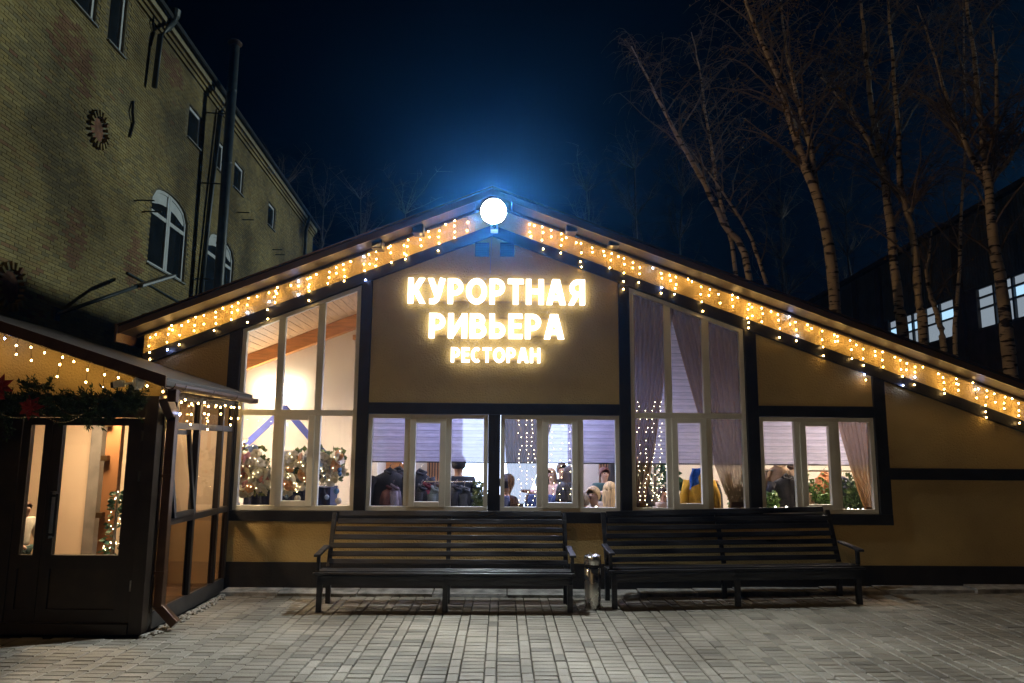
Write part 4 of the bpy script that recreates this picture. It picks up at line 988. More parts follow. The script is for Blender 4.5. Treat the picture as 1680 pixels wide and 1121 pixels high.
for lab, (a_, b_) in (('first striped blind of the coat window, next to the flower window', (606, 668)), ('striped blind behind the opening sash of the coat window', (674, 733)), ('striped blind of the coat window beside the bright screen', (738, 803)),
                      ('striped blind behind the gathered brown drape', (822, 884)), ('striped blind behind the opening sash in front of the screen', (890, 948)), ('striped blind over the elderly woman in beige', (952, 1018)),
                      ('striped blind low behind the fairy lights and fir tree', (1042, 1096)), ('striped blind above the yellow coat', (1102, 1160)), ('striped blind behind the right tied drape of the tall window', (1164, 1228)),
                      ('striped blind above the black coat on the hanger', (1248, 1306)), ('striped blind behind the opening sash of the plant window', (1312, 1368)), ('dim striped blind in the end pane with the brown drape', (1374, 1436))):
    x0, x1 = pxs(a_, b_); blind(lab, x0, x1, zb, 2.25)
for lab, (a_, b_) in (('tall striped blind in the raking upper pane beside the sign', (1036, 1092)), ('tall striped blind in the raking upper middle pane', (1098, 1158)), ('tall striped blind in the lowest raking upper pane', (1162, 1222))):
    x0, x1 = at(a_, 600, FY+.175).x, at(b_, 600, FY+.175).x; blind(lab, x0, x1, 2.26, lambda x: Bz(x)-.02)
# drapes
drm = cloth('sheer_brown_drape', (.27, .14, .06), .14, .5); drm2 = cloth('beige_sheer_drape', (.29, .16, .08), .20, .5)
def drape(label, y, tl, tr, wa, wb, bl_, br_, zt, zw, zb_, m, folds=9):
    "pleated cloth: top x range, gathered x range at the tie, bottom x range"
    t = thing('drape', label, 'curtain', ((bl_+br_)/2, y, zb_), group='brown sheer drapes')
    def fn(u, v):
        z = zb_+(zt(tl+(tr-tl)*u)-zb_)*v if callable(zt) else zb_+(zt-zb_)*v
        zz = zb_+((zt if not callable(zt) else zt(tl))-zb_)*v
        if zz > zw:
            k = (zz-zw)/max(.01, (zt if not callable(zt) else zt(tl))-zw); k = k**.8; L_, R_ = wa+(tl-wa)*k, wb+(tr-wb)*k
        else:
            k = (zw-zz)/max(.01, zw-zb_); L_, R_ = wa+(bl_-wa)*k, wb+(br_-wb)*k
        return (L_+(R_-L_)*u, y+.026*math.sin(u*folds*6.28+v*1.5)+.004*math.sin(u*31+v*5), z)
    MB().grid(fn, folds*6, 22).build('cloth', m, t, True)
    MB().box(wa-.01, wb+.01, y-.02, y+.02, zw-.03, zw+.03).build('tieback', drm2 if m is drm else drm, t)
def ax_(px, py, Y): return at(px, py, Y).x
Yd = FY+.118
drape('brown drape gathered in the window beside the screen window post', Yd, ax_(824, 700, Yd), ax_(912, 700, Yd), ax_(838, 828, Yd), ax_(858, 828, Yd), ax_(836, 835, Yd), ax_(866, 835, Yd), 2.3, 1.06, 1.0, drm, 10)
TT = lambda x: Bz(x)-.03
drape('tall brown drape on the sign side of the tall window', Yd, ax_(1036, 520, Yd), ax_(1105, 520, Yd), ax_(1040, 830, Yd), ax_(1056, 830, Yd), ax_(1040, 836, Yd), ax_(1060, 836, Yd), lambda x: Bz(max(x, 1.6))-.03, 1.08, 1.0, drm2, 8)
drape('tall brown drape swept to the timber post side of the tall window', Yd, ax_(1098, 540, Yd), ax_(1224, 540, Yd), ax_(1200, 822, Yd), ax_(1222, 822, Yd), ax_(1196, 836, Yd), ax_(1226, 836, Yd), lambda x: Bz(x)-.03, 1.10, 1.0, drm2, 10)
drape('brown drape tied back in the end window by the plants', Yd, ax_(1372, 700, Yd), ax_(1436, 700, Yd), ax_(1420, 828, Yd), ax_(1437, 828, Yd), ax_(1418, 836, Yd), ax_(1440, 836, Yd), 2.3, 1.05, 1.0, drm, 8)
# fairy light curtains
fairy = MB().ball((0, 0, 0), .0042, 5, 4).mesh('bulb'); fairy.materials.append(emit('fairy_bulb', (1, .80, .48), 26))
def fairies(label, Y, px0, px1, py0, py1, strands, per, seed):
    rg = random.Random(seed); a_ = at(px0, py0, Y); t = thing('fairy_lights', label, 'string lights', a_, group='fairy light curtains inside the windows'); w = MB()
    for i in range(strands):
        px = px0+(px1-px0)*(i+.5)/strands; pts_ = []
        for k in range(per):
            p = at(px+(rg.random()-.5)*7, py0+(py1-py0)*k/(per-1), Y+(rg.random()-.5)*.04); pts_.append(p)
            if rg.random() < .85: o_ = bpy.data.objects.new('bulb', fairy); C.objects.link(o_); o_.parent = t; o_.location = p-a_
        w.tube(pts_, .0012, 3, False)
    w.build('wire', mat('clear_wire', (.5, .45, .35), .5), t)
fairies('fairy lights hanging on the gathered brown drape', FY+.095, 848, 880, 690, 835, 3, 22, 1)
fairies('fairy lights over the opening sash by the screen', FY+.095, 897, 945, 690, 830, 3, 16, 2)
fairies('fairy lights in front of the decorated fir tree', FY+.095, 1042, 1102, 660, 835, 5, 26, 3)
# small lamps along the sills
wbulb = MB().ball((0, 0, 0), .013, 6, 4).mesh('bulb'); wbulb.materials.append(emit('sill_bulb', (1, .9, .75), 12))
t = thing('sill_lights', 'little white lights lying along the window sills', 'string lights', (0, FY+.2, 1.01))
for px, py in ((637, 833), (742, 833), (790, 833), (846, 832), (858, 833), (868, 834), (978, 832), (1142, 829), (1272, 832), (1290, 832), (1392, 835), (1398, 836), (1408, 836), (1416, 836)):
    o_ = bpy.data.objects.new('bulb', wbulb); C.objects.link(o_); o_.parent = t; p = at(px, py, FY+.2); p.z = max(p.z, 1.012); o_.location = p-t.location
MB().tube([(-1.7, FY+.2, 1.002), (0, FY+.21, 1.002), (2, FY+.2, 1.002), (4.8, FY+.21, 1.002)], .003, 4).build('wire', wirem, t)

# plants, leafy
def plant(label, px, py, Y, w, h, seed, col=(.10, .19, .035), name='potted_plant'):
    rg = random.Random(seed); c = at(px, py, Y); t = thing(name, label, 'plant', (c.x, Y, c.z-h*.7), group='leafy plants inside the windows')
    m = mat('leaf_green_%d' % int(col[1]*100), col, .5, .35, 25); f = MB(); s_ = MB(); base = Vector((c.x, Y, c.z-h*.6))
    for i in range(26):
        e = Vector((c.x+(rg.random()-.5)*w, Y+(rg.random()-.5)*w*.6, c.z+(rg.random()-.4)*h)); s_.tube([base, (base+e)/2+Vector((0, 0, .04)), e], .004, 4, False)
        for k in range(16):
            u = .3+.75*rg.random(); p = base.lerp(e, u)+Vector(((rg.random()-.5), (rg.random()-.5), (rg.random()-.5)))*.07; f.leaf(p, .05+.03*rg.random())
    f.build('foliage', m, t); s_.build('stems', mat('green_stem', (.08, .09, .03), .7), t)
    MB().lathe((0, 0, 0), [(.06, -.16), (.085, -.01), (.09, 0), (.075, 0)], 14).build('pot', mat('clay_pot', (.3, .2, .14), .7), t, local=True)
    t.children[-1].location = (0, 0, h*.1)
plant('leafy green plant between the yellow coat and the tied drape', 1207, 808, 9.85, .35, .42, 1)
plant('small bright sprig at the foot of the black coat', 1264, 822, 9.8, .16, .2, 2, (.16, .28, .05))
plant('bushy green plant beside the camel coat', 1345, 808, 9.9, .42, .45, 3)
plant('dark green plant behind the last brown drape', 1398, 808, 10.0, .45, .42, 4, (.05, .10, .03))
plant('small plant with lights beside the man in the dark suit', 790, 815, 9.85, .2, .36, 5, (.11, .15, .05))

# flower arrangements in the bay
petal = {}
def rose_mesh(name, col):
    f = MB()
    for ring, (n, r_, tl_) in enumerate(((4, .4, 1.2), (5, .75, .8), (6, 1.0, .35))):
        for k in range(n):
            a_ = k*6.283/n+ring*.5; d = Vector((math.cos(a_), math.sin(a_), 0)); s_ = Vector((-d.y, d.x, 0)); up = Vector((0, 0, tl_))
            f.add([d*.12*r_-s_*.1, d*.12*r_+s_*.1, d*r_*.8+s_*.45*r_+up*.5, d*r_*1.05+up*.55, d*r_*.8-s_*.45*r_+up*.5], [(0, 1, 2, 3, 4)])
    me = f.mesh(name); me.materials.append(mat(name+'_petals', col, .6, .12, 30)); return me
roses = [rose_mesh('cream_rose', (.80, .72, .56)), rose_mesh('peach_rose', (.75, .42, .22)), rose_mesh('pink_rose', (.7, .30, .28)), rose_mesh('white_rose', (.78, .74, .66)), rose_mesh('blue_flower', (.25, .35, .6))]
bmesh_ = [MB().ball((0, 0, 0), 1, 12, 8).mesh('bauble') for _ in range(3)]
for me, c in zip(bmesh_, ((.75, .66, .52), (.07, .16, .30), (.35, .45, .60))): me.materials.append(mat('bauble_%s' % ('cream' if c[0] > .7 else 'blue' if c[0] < .1 else 'silver'), c, .25, .1, 8, metal=.3)); me.shade_smooth()
def flowers(label, cells, Y, seed, hang):
    rg = random.Random(seed); c0 = at(cells[0][0], cells[0][1], Y); t = thing('flower_arrangement', label, 'flowers', c0)
    f = MB()
    for px, py, rx, rz_, n in cells:
        for k in range(n):
            a_ = rg.random()*6.28; r_ = math.sqrt(rg.random()); p = at(px+rx*1.22*r_*math.cos(a_), py-3+rz_*1.2*r_*math.sin(a_), Y+(rg.random()-.5)*.16)
            for j in range(6): f.leaf(p+Vector((rg.random()-.5, .4+rg.random(), rg.random()-.5))*.13, .06+.04*rg.random())
            i_ = rg.choice([0, 0, 0, 1, 3, 3, 2 if px < 450 else 0, 4 if rg.random() < .3 else 0])
            o_ = link('flower', roses[i_], None, t, local=True); o_.location = p-c0+Vector((0, -.05*rg.random(), 0)); s_ = .042+.046*rg.random(); o_.scale = (s_, s_, s_)
            o_.rotation_euler = (R(70)+rg.random()*.6-.3, rg.random()-.5, rg.random()*6.28)
            if rg.random() < .4:
                o_ = link('bulb', fairy, None, t, local=True); o_.location = p-c0+Vector((rg.random()-.5, -.14, rg.random()-.5))*.1+Vector((0, -.07, 0))
    f.build('foliage', mat('bouquet_leaf', (.10, .13, .035), .6, .4, 20), t)
    for px, py, r_, i_ in hang:
        p = at(px, py, Y-.06); o_ = link('bauble', bmesh_[i_], None, t, local=True); o_.location = p-c0; o_.scale = (r_, r_, r_)
        q = at(px, py-28, Y-.05); s_ = MB().tube([p, q], .0015, 3).build('bauble_string', wirem, t)
flowers('large cream and pink flower arrangement with fairy lights, nearest the porch', [(402, 770, 24, 32, 60), (418, 785, 26, 24, 36), (393, 800, 16, 14, 16)], 9.95, 3, ((390, 828, .03, 1), (425, 830, .02, 2)))
flowers('large cream flower arrangement with baubles hanging over the navy podium', [(482, 775, 24, 24, 44), (505, 765, 26, 22, 44), (545, 765, 20, 18, 34), (478, 795, 14, 14, 15), (540, 782, 12, 12, 12)], 9.95, 9,
        ((495, 800, .05, 0), (488, 818, .045, 0), (470, 815, .028, 2), (480, 826, .025, 2), (552, 806, .04, 1), (536, 816, .034, 2), (555, 822, .045, 0), (546, 780, .05, 0), (557, 778, .032, 1), (557, 771, .03, 1), (520, 790, .03, 2)))
a_, b_ = at(404, 800, 10.3), at(542, 836, 10.3)
pod = thing('podium', 'navy blue draped podium beneath the flower arrangements', 'podium', ((a_.x+b_.x)/2, 10.3, .1))
navy = mat('navy_cloth', (.006, .01, .055), .7, .25, 5)
MB().grid(lambda u, v: (a_.x+(b_.x-a_.x)*u, 10.22+.02*math.sin(u*50), a_.z*v), 60, 2).build('drapery', navy, pod, True)
MB().box(a_.x, b_.x, 10.25, 10.7, 0, a_.z+.012).build('top', navy, pod)
ar = thing('blue_frame', 'blue ribbon covered A shaped frame behind the flower arrangements', 'decoration', at(466, 800, 10.9))
bluem = mat('blue_ribbon', (.018, .03, .19), .6, .12, 8)
for p, q in ((at(376, 755, 10.9), at(470, 668, 10.9)), (at(466, 668, 10.92), at(552, 768, 10.92))):
    dd = (q-p); MB().obox((p+q)/2, dd/2, dd.cross(Vector((0, 1, 0))).normalized()*.048, (0, .012, 0)).build('ribbon_bar', bluem, ar)

# coats on rails
coatmats = {}
def coat(label, px, py_top, Y, w, ln, col, seed, rz=0, group='coats hanging on the clothes rails'):
    rg = random.Random(seed); p = at(px, py_top, Y); t = thing('coat', label, 'coat', p, rz, group)
    nm = 'coat_fabric_%d_%d_%d' % tuple(int(c*100) for c in col); m = mat(nm, col, .9, .25, 8, bump=.2, bscale=60)
    N = 22; b_ = MB(); ph_ = rg.random()*6
    prof = [(0, .14, .05), (.04, .34, .07), (.10, .78, .10), (.2, .96, .12), (.5, .98, .13), (.8, 1.06, .15), (1, 1.12, .16)]
    for s_, ww, dd in prof:
        for j in range(N):
            a_ = 2*math.pi*j/N; fo_ = 1+.09*s_*math.sin(a_*7+ph_)
            b_.v.append((w/2*ww*math.cos(a_)*fo_, dd*math.sin(a_)*fo_, -ln*s_))
    for i in range(len(prof)-1):
        for j in range(N): b_.f.append((i*N+j, i*N+(j+1) % N, (i+1)*N+(j+1) % N, (i+1)*N+j))
    b_.f.append(tuple(range(N)))
    b_.build('body', m, t, True, True)
    for s_ in (-1, 1): MB().tube([(s_*w*.38, -.02, -ln*.10), (s_*w*.52, -.05, -ln*.3), (s_*w*.55, -.06, -ln*.68)], [.065, .065, .05], 8).build('sleeve', m, t, True, True)
    MB().tube([(-.07, -.04, -.03), (0, -.07, -.06), (.07, -.04, -.03), (0, .05, .01), (-.07, -.04, -.03)], .022, 6).build('collar', m, t, True, True)
    MB().tube([(0, 0, -.02), (0, 0, .05), (.03, 0, .08), (.05, 0, .06)], .005, 5).build('hanger_hook', mat('chrome', (.6, .6, .6), .2, metal=1), t, local=True)
    return t
def rail(label, pxa, pxb, py, Y):
    a_, b_ = at(pxa, py, Y), at(pxb, py, Y); z = a_.z; t = thing('clothes_rail', label, 'rack', ((a_.x+b_.x)/2, Y, .1)); ch = mat('chrome', (.6, .6, .6), .2, metal=1)
    MB().tube([(a_.x, Y, z), (b_.x, Y, z)], .012, 8).build('rail', ch, t)
    for x in (a_.x, b_.x):
        MB().tube([(x, Y, z), (x, Y, .06)], .012, 8).build('upright', ch, t); MB().box(x-.02, x+.02, Y-.22, Y+.22, 0, .05).build('foot', blackmetal, t)
rail('chrome clothes rail behind the coat window', 612, 790, 790, 10.0)
K = (.015, .014, .016)
coat('bulky black coat at the orange door end of the clothes rail', 640, 770, 10.0, .52, 1.0, K, 1, R(12))
coat('black parka heaped high on the clothes rail', 655, 768, 10.12, .50, 1.0, (.022, .02, .024), 2, R(-10))
coat('brown red coat among black coats', 637, 796, 9.92, .22, .9, (.09, .03, .025), 3, R(75))
coat('grey lilac coat among black coats', 646, 796, 9.9, .18, .9, (.17, .14, .16), 4, R(80))
coat('black hooded coat behind the opening sash of the coat window', 690, 772, 10.08, .36, 1.0, (.012, .014, .022), 5, R(30))
coat('dark red coat on the clothes rail', 700, 794, 9.98, .2, .9, (.14, .012, .02), 6, R(70))
coat('black coat next to the dark red coat', 692, 797, 9.9, .24, .9, K, 7, R(60))
coat('grey green coat on the clothes rail', 713, 800, 9.92, .24, .9, (.11, .13, .12), 8, R(60))
coat('dark brown coat on the clothes rail', 722, 795, 10.0, .2, .9, (.05, .028, .02), 9, R(75))
coat('long black coat before the man in the suit', 748, 797, 9.9, .24, .9, K, 10, R(60))
coat('dark grey coat at the screen end of the clothes rail', 762, 800, 9.92, .22, .9, (.06, .065, .07), 11, R(65))
coat('yellow coat hung over a chair back below the striped blind', 1146, 778, 10.2, .42, .95, (.55, .30, .02), 12, 0)
sv = thing('scarf', 'bright blue scarf draped over the yellow coat', 'scarf', at(1141, 772, 10.15)); pq = sv.location
MB().grid(lambda u, v: (pq.x-.075+.13*u-.05*v+.012*math.sin(v*9+u*5), 10.05-.02*math.sin(u*9)+.12*max(0, .25-v), pq.z+.03+.05*math.sin(min(1, v*4)*1.57)-.34*v*(1-.25*u)), 10, 10).build('cloth', mat('blue_scarf', (.02, .12, .50), .8, .2, 20), sv, True)
coat('black coat on the hanger in the plant window', 1291, 780, 10.05, .56, 1.0, (.02, .02, .02), 13, 0)
coat('patterned beige fur coat behind the black coat', 1278, 760, 10.25, .40, 1.0, (.42, .28, .18), 14, R(-8))
coat('dark brown curly fur collar coat behind the black coat', 1298, 762, 10.28, .26, 1.0, (.06, .03, .02), 15, R(10))
coat('camel coat edge beside the window mullion', 1326, 792, 10.05, .24, .9, (.40, .24, .12), 16, R(50))
coat('orange brown coat behind the bushy plant', 1352, 775, 10.5, .36, .9, (.34, .13, .05), 17, R(30))
coat('dark blue coat behind the last drape', 1385, 785, 10.4, .4, .9, (.02, .025, .05), 18, R(10))
coat('dark coat in the shade by the tied drape of the tall window', 1170, 790, 10.4, .2, .9, K, 19, R(70))
rail('clothes rail behind the plant window', 1240, 1420, 772, 10.2)

# decorated fir tree behind the tall window
ct = at(1075, 800, 11.4); tree = thing('christmas_tree', 'decorated fir tree with many small lights behind the tall window', 'tree', (ct.x, 11.4, .1))
f = MB(); rg = random.Random(5)
for i in range(900):
    h_ = rg.random(); r_ = .62*(1-h_)*math.sqrt(rg.random())+.04; a_ = rg.random()*6.28; p = Vector((ct.x+r_*math.cos(a_), 11.4+r_*math.sin(a_), .5+1.55*h_))
    f.leaf(p, .14, (math.cos(a_), math.sin(a_), -.25+rg.random()*.3))
f.build('needles', mat('fir_green2', (.035, .09, .04), .7, .4, 20), tree); MB().tube([(ct.x, 11.4, 0), (ct.x, 11.4, 2.05)], [.05, .01], 6).build('trunk', twigm, tree)
for i in range(110):
    h_ = rg.random()**1.2; r_ = .6*(1-h_)+.03; a_ = math.pi+rg.random()*math.pi; o_ = bpy.data.objects.new('bulb', fairy); C.objects.link(o_); o_.parent = tree; o_.location = (r_*math.cos(a_), r_*math.sin(a_), .4+1.55*h_); o_.scale = (1.3,)*3
# little lit tree inside the porch
pt = at(185, 870, 8.1); tree2 = thing('christmas_tree', 'small fir tree with lights behind the porch door', 'tree', (pt.x+.02, 8.1, .105))
f = MB()
for i in range(150):
    h_ = rg.random(); r_ = .11*(1-h_)*math.sqrt(rg.random())+.02; a_ = rg.random()*6.28; f.leaf((pt.x+.02+r_*math.cos(a_), 8.1+r_*math.sin(a_), .45+.85*h_), .07, (math.cos(a_), math.sin(a_), -.1))
f.build('needles', mat('fir_green2', (.035, .09, .04)), tree2); MB().tube([(pt.x+.02, 8.1, .1), (pt.x+.02, 8.1, 1.28)], [.03, .006], 6).build('trunk', twigm, tree2)
for i in range(34):
    h_ = rg.random(); r_ = .11*(1-h_)+.02; a_ = math.pi+rg.random()*math.pi; o_ = bpy.data.objects.new('bulb', fairy); C.objects.link(o_); o_.parent = tree2; o_.location = (r_*math.cos(a_), r_*math.sin(a_), .35+.85*h_)

# ---------------------------------------------------------------- people
skinm = {k: mat('skin_'+k, c, .5, .05, 20) for k, c in dict(fair=(.62, .38, .27), tan=(.48, .27, .17)).items()}
def skinned(name, pts, edges, m, parent, sub=2):
    me = bpy.data.meshes.new(name); me.from_pydata([p[0] for p in pts], edges, []); o = link(name, me, m, parent, local=True)
    o.modifiers.new('skin', 'SKIN').use_smooth_shade = True
    for i, p in enumerate(pts):
        sv_ = me.skin_vertices[0].data[i]; sv_.radius = p[1] if isinstance(p[1], tuple) else (p[1], p[1]); sv_.use_root = (i == 0)
    s_ = o.modifiers.new('subdivision', 'SUBSURF'); s_.levels = s_.render_levels = sub
    return o
def person(label, x, y, h, face, skin, hair, haircol, topcol, legcol=(.02, .02, .025), seated=False, lean=0, z=.1, arms=((.25, -.1), (.25, -.1)), group=None, sleeve=True, headtilt=0):
    "face = heading in degrees, 0 looks at the window (-y). arms = (forward, out) reach of each hand"
    t = thing('person', label, 'person', (x, y, z), R(face), group); H_ = h
    hip = .50*H_ if not seated else .46; ns = hip+.31*H_; hd = ns+.100*H_
    ly = -lean*.30*H_; hz = hd
    sh = .105*H_
    P = [((0, 0, hip), (.085*H_, .062*H_)), ((0, ly*.4, hip+.14*H_), (.078*H_, .055*H_)), ((0, ly*.8, ns-.04*H_), (.10*H_, .066*H_)), ((0, ly, ns), .036*H_), ((0, ly-.01, ns+.03*H_), .031*H_),
         ((0, ly-.015*H_-headtilt*.3, hz-.018*H_), (.050*H_, .058*H_)), ((0, ly-.012*H_-headtilt*.4, hz+.03*H_), (.056*H_, .066*H_))]
    E = [(0, 1), (1, 2), (2, 3), (3, 4), (4, 5), (5, 6)]
    T = [((0, 0, hip-.03*H_), (.098*H_, .074*H_)), ((0, ly*.4, hip+.14*H_), (.092*H_, .068*H_)), ((0, ly*.8, ns-.042*H_), (.112*H_, .076*H_)), ((0, ly, ns+.004*H_), .046*H_)]
    TE = [(0, 1), (1, 2), (2, 3)]
    for s_, (fw, up) in zip((-1, 1), arms):
        S_ = Vector((s_*(sh+.01), ly*.85, ns-.030*H_)); Hn = Vector((s_*(.10+.02)*H_, ly*.5-fw*H_*.8, ns-.37*H_+up*H_+fw*.55*H_)); mid = (S_+Hn)/2+Vector((s_*.035*H_, .05*H_, -.05*H_))
        for A, Ed, k in ((P, E, 1.0), (T, TE, 1.28)):
            n = len(A); end = Hn if A is P else mid.lerp(Hn, .82 if sleeve else -.35)
            A += [(tuple(S_), .036*H_*k), (tuple(mid), .028*H_*k), (tuple(end), .020*H_*k)]; Ed += [(2, n), (n, n+1), (n+1, n+2)]
            if A is P:
                d = (Hn-mid).normalized(); A += [(tuple(Hn+d*.05*H_), (.018*H_, .012*H_))]; Ed += [(n+2, n+3)]
    LP = []; LE = []
    for s_ in (-1, 1):
        n = len(P)
        if seated: L_ = [((s_*.06*H_, -.05, hip-.02), .062*H_), ((s_*.07*H_, -.24*H_, hip), .045*H_), ((s_*.07*H_, -.25*H_, .09), .026*H_), ((s_*.07*H_, -.33*H_, .035), .02*H_)]
        else: L_ = [((s_*.055*H_, 0, hip-.05*H_), .06*H_), ((s_*.058*H_, -.01, .27*H_), .036*H_), ((s_*.06*H_, .01, .05*H_), .023*H_), ((s_*.065*H_, -.10*H_, .022*H_), .02*H_)]
        P += L_; E += [(0, n), (n, n+1), (n+1, n+2), (n+2, n+3)]
        k0 = len(LP)
        if k0 == 0: LP = [((0, 0, hip), (.092*H_, .07*H_))]; k0 = 1
        LP += [(p_, r_*1.22) for p_, r_ in L_[:3]]; LE += [(0, k0), (k0, k0+1), (k0+1, k0+2)]
    skinned('body', P, E, skinm[skin], t)
    nm = 'cloth_%d_%d_%d' % tuple(int(c*100) for c in topcol)
    skinned('top', T, TE, mat(nm, topcol, .85, .06, 14), t)
    skinned('trousers', LP, LE, mat('cloth_%d_%d_%d' % tuple(int(c*100) for c in legcol), legcol, .85, .15, 14), t)
    hm = mat('hair_%d_%d_%d' % tuple(int(c*100) for c in haircol), haircol, .6, .3, 40, stretch=(1, 1, .2))
    hc_ = Vector((0, ly-.012*H_-headtilt*.35, hz+.012*H_)); r_ = .060*H_
    hb = MB(); NU, NV = 16, 10
    ln_ = {'short': .55, 'bob': 1.0, 'long': 1.9}[hair]
    def hf(u, v):
        a_ = math.pi*2*u; fr = max(0, -math.sin(a_))
        ph_ = v*(math.pi*.72 if hair == 'short' else math.pi*.5)*(1-.62*fr)
        return hc_+Vector((r_*.92*math.cos(a_)*math.sin(ph_), r_*1.08*math.sin(a_)*math.sin(ph_)+.006, r_*1.12*math.cos(ph_)))
    hb.grid(hf, NU, NV)
    if hair != 'short':
        def hl(u, v):
            a_ = math.pi*(-.12+1.24*u); w_ = 1+.25*v
            return hc_+Vector((r_*.95*math.cos(a_)*w_, r_*1.06*math.sin(a_)*w_+.004+.01*math.sin(u*40), -v*r_*1.6*ln_+.01))
        hb.grid(hl, 14, 6)
    ho = hb.build('hair', hm, t, True, True); sl_ = ho.modifiers.new('thick', 'SOLIDIFY'); sl_.thickness = .012
    nf = MB(); fy = hc_.y-.056*H_
    nf.ball((0, fy-.006, hc_.z-.012*H_), .011*H_*.8, 6, 5, (.7, 1, 1.4)).build('nose', skinm[skin], t, True, True)
    ey = MB()
    for s_ in (-1, 1): ey.ball((s_*.019*H_, fy+.004, hc_.z+.002*H_), .006*H_, 6, 4, (1.3, .6, .7))
    ey.build('eyes', mat('eye_dark', (.03, .02, .018), .2), t, True, True)
    MB().ball((0, fy+.003, hc_.z-.034*H_), .008*H_, 6, 4, (1.8, .6, .5)).build('mouth', mat('lips', (.45, .14, .12), .5), t, True, True)
    ea = MB()
    for s_ in (-1, 1): ea.ball((s_*.046*H_, hc_.y+.002, hc_.z-.01*H_), .012*H_, 6, 5, (.4, .8, 1.2))
    ea.build('ears', skinm[skin], t, True, True)
    return t
def PX(px, Y): return at(px, 790, Y).x
person('man in a dark suit seen from behind at the coat window', PX(752, 10.55), 10.55, 1.71, 180, 'tan', 'short', (.012, .01, .01), (.012, .014, .02), z=0)
person('woman with long dark hair in a black dress before the screen', PX(934, 12.2), 12.2, 1.52, 100, 'fair', 'long', (.04, .025, .02), (.02, .02, .025), z=0)
person('woman with fair loose hair in pale pink before the screen', PX(904, 12.3), 12.3, 1.48, -60, 'fair', 'long', (.30, .18, .10), (.62, .42, .38), (.5, .35, .32), arms=((.35, .1), (.2, 0)), z=0)
person('short haired man in black standing behind the fair haired woman', PX(921, 12.6), 12.6, 1.56, 20, 'fair', 'short', (.10, .06, .04), (.03, .03, .035), z=0)
person('seated person with dark curly hair seen from behind at the sash window', PX(924, 10.9), 10.9, 1.7, 175, 'fair', 'bob', (.015, .011, .01), (.05, .03, .03), seated=True, z=0)
person('standing woman with tied auburn hair in a teal jacket', PX(991, 12.3), 12.3, 1.50, 15, 'fair', 'short', (.12, .035, .025), (.03, .08, .085), (.03, .03, .04), arms=((.3, .12), (.3, .12)), z=0)
person('smiling elderly woman with short blonde hair in a beige jumper', PX(978, 10.35), 10.35, 1.62, -35, 'fair', 'short', (.55, .38, .20), (.58, .48, .38), seated=True, z=.02, headtilt=.06, lean=.1)
person('woman with long straight blonde hair turned away', PX(1000, 11.0), 11.0, 1.68, 160, 'fair', 'long', (.58, .40, .18), (.45, .36, .28), seated=True, z=.02)
person('seated guest in a white shirt cut by the window frame', PX(956, 10.2), 10.2, 1.5, 165, 'fair', 'short', (.25, .2, .16), (.75, .70, .66), seated=True, z=0)
person('person in a navy coat behind the gathered drape', PX(831, 10.6), 10.6, 1.72, 120, 'fair', 'short', (.03, .02, .02), (.03, .04, .09), seated=True, z=.12)
person('guest in dark blue at the edge of the screen window', PX(889, 11.0), 11.0, 1.75, 160, 'fair', 'short', (.02, .015, .015), (.03, .05, .14), seated=True, z=.1)
person('child with dark hair in pale clothes beside the decorated tree', PX(1087, 10.9), 10.9, 1.25, 30, 'fair', 'short', (.04, .02, .015), (.66, .55, .48), seated=False, z=0)
person('seated woman with dark hair talking beside the yellow coat', PX(1121, 11.6), 11.6, 1.66, 50, 'fair', 'bob', (.03, .018, .014), (.04, .03, .035), seated=True, z=.02, arms=((.45, .3), (.3, 0)))
person('guest in a white blouse seen from behind by the tree', PX(1060, 10.3), 10.3, 1.6, 175, 'fair', 'bob', (.03, .02, .02), (.72, .64, .6), seated=True, z=.02)
person('grey haired guest beside the seated dark haired woman', PX(1110, 10.8), 10.8, 1.5, 150, 'tan', 'short', (.30, .26, .22), (.6, .52, .48), seated=True, z=0)
tp = at(40, 846, 8.0)
person('small child with brown hair in a white top inside the porch', tp.x, 8.0, .92, 75, 'fair', 'short', (.10, .045, .02), (.68, .64, .55), (.03, .06, .06), z=tp.z-.835*.92-.105+.105, arms=((.2, -.05), (.2, -.05)))
stl = thing('step_stool', 'low wooden box the child stands on in the porch', 'stool', (tp.x, 8.0, .105)); zt_ = tp.z-.835*.92
MB().box(tp.x-.18, tp.x+.18, 7.84, 8.16, zt_-.03, zt_).build('top', pinewood, stl)
for sx in (-.15, .15): MB().box(tp.x+sx-.02, tp.x+sx+.02, 7.86, 8.14, .105, zt_-.031).build('side', pinewood, stl)
# dining tables (just below sill height)
for lab, px, Y in (('dining table under a white cloth behind the elderly woman', 965, 11.5), ('dining table under a white cloth by the decorated tree', 1090, 11.3)):
    p = at(px, 835, Y); t = thing('dining_table', lab, 'table', (p.x, Y, 0))
    MB().box(p.x-.6, p.x+.6, Y-.4, Y+.4, .82, .86).build('table_top', pinewood, t)
    for sx in (-.5, .5):
        for sy in (-.3, .3): MB().box(p.x+sx-.03, p.x+sx+.03, Y+sy-.03, Y+sy+.03, 0, .819).build('leg', pinewood, t)
    MB().box(p.x-.64, p.x+.64, Y-.44, Y+.44, .862, .868).build('tablecloth', mat('white_linen', (.78, .74, .68), .8), t)

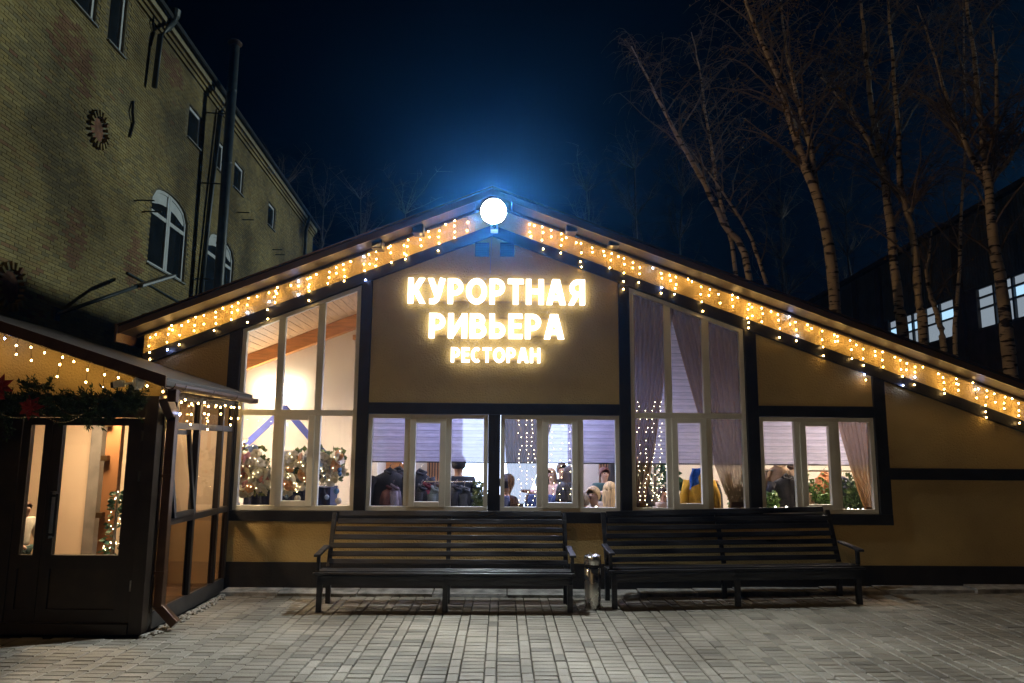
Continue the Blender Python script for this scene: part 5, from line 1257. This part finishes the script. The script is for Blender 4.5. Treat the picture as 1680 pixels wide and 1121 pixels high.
# ================================================================== ASSUMED SODIUM STREET LAMP behind the photographer (unseen, lights facade and birch trunks)
L0 = Vector((-6.2, -9.0, 0))
sd = thing('street_lamp', 'assumed orange sodium street lamp out of view on a steel post across the yard', 'lamp', L0)
MB().tube([L0, L0+Vector((0, 0, 8.6)), L0+Vector((.3, .5, 9.1)), L0+Vector((.9, 1.6, 9.2))], [.09, .06, .05, .045], 10).build('post', zinc, sd, True)
MB().obox(L0+Vector((1.05, 1.9, 9.22)), (.12, .0, 0), (0, .3, 0), (0, 0, .06)).build('lamp_head', zinc, sd, bevel=.02)
MB().obox(L0+Vector((1.05, 1.9, 9.145)), (.09, .0, 0), (0, .25, 0), (0, 0, .012)).build('lens', emit('assumed_sodium_lens', (1, .62, .25), 1050), sd)

# second assumed sodium lamp, unseen, bracketed high on the brick building, turned to light the birches
k0 = wp_(11.5, 12.6, 0); k1 = k0+WN*.9+Vector((0, 0, .25)); kd = (Vector((9, 17, 7))-k1).normalized(); ku = kd.cross(WD).normalized(); ks = kd.cross(ku)
sw = thing('street_lamp', 'assumed orange sodium lamp out of view, bracketed high on the brick wall facing the birches', 'lamp', k0)
MB().tube([k0, k0+WN*.4+Vector((0, 0, .25)), k1], .03, 8).build('arm', zinc, sw, True)
MB().obox(k1-kd*.08, ks*.22, ku*.16, kd*.07).build('lamp_head', zinc, sw, bevel=.02)
MB().obox(k1, ks*.19, ku*.13, kd*.008).build('lens', emit('assumed_sodium_tree_lens', (1, .60, .27), 1050), sw)
sh_ = MB()
for s_ in (-1, 1): sh_.obox(k1+kd*.1+ks*.205*s_, ks*.01, ku*.15, kd*.12).obox(k1+kd*.1+ku*.145*s_, ks*.19, ku*.008, kd*.12)
sh_.build('shade', zinc, sw)

# ================================================================== NIGHT HAZE
hz_ = MB().box(-75, 75, -40, 95, -1.2, 40).build('haze', None); hm_ = bpy.data.materials.new('night_haze'); hm_.use_nodes = True; n = hm_.node_tree; n.nodes.clear()
vo = n.nodes.new('ShaderNodeVolumePrincipled'); vo.inputs['Color'].default_value = (.07, .36, 1, 1); vo.inputs['Density'].default_value = .0008; vo.inputs['Anisotropy'].default_value = .88
ou = n.nodes.new('ShaderNodeOutputMaterial'); n.links.new(vo.outputs[0], ou.inputs['Volume']); hz_.data.materials.append(hm_)
tag(hz_, 'thin night haze filling the air around the restaurant', 'haze', kind='stuff')
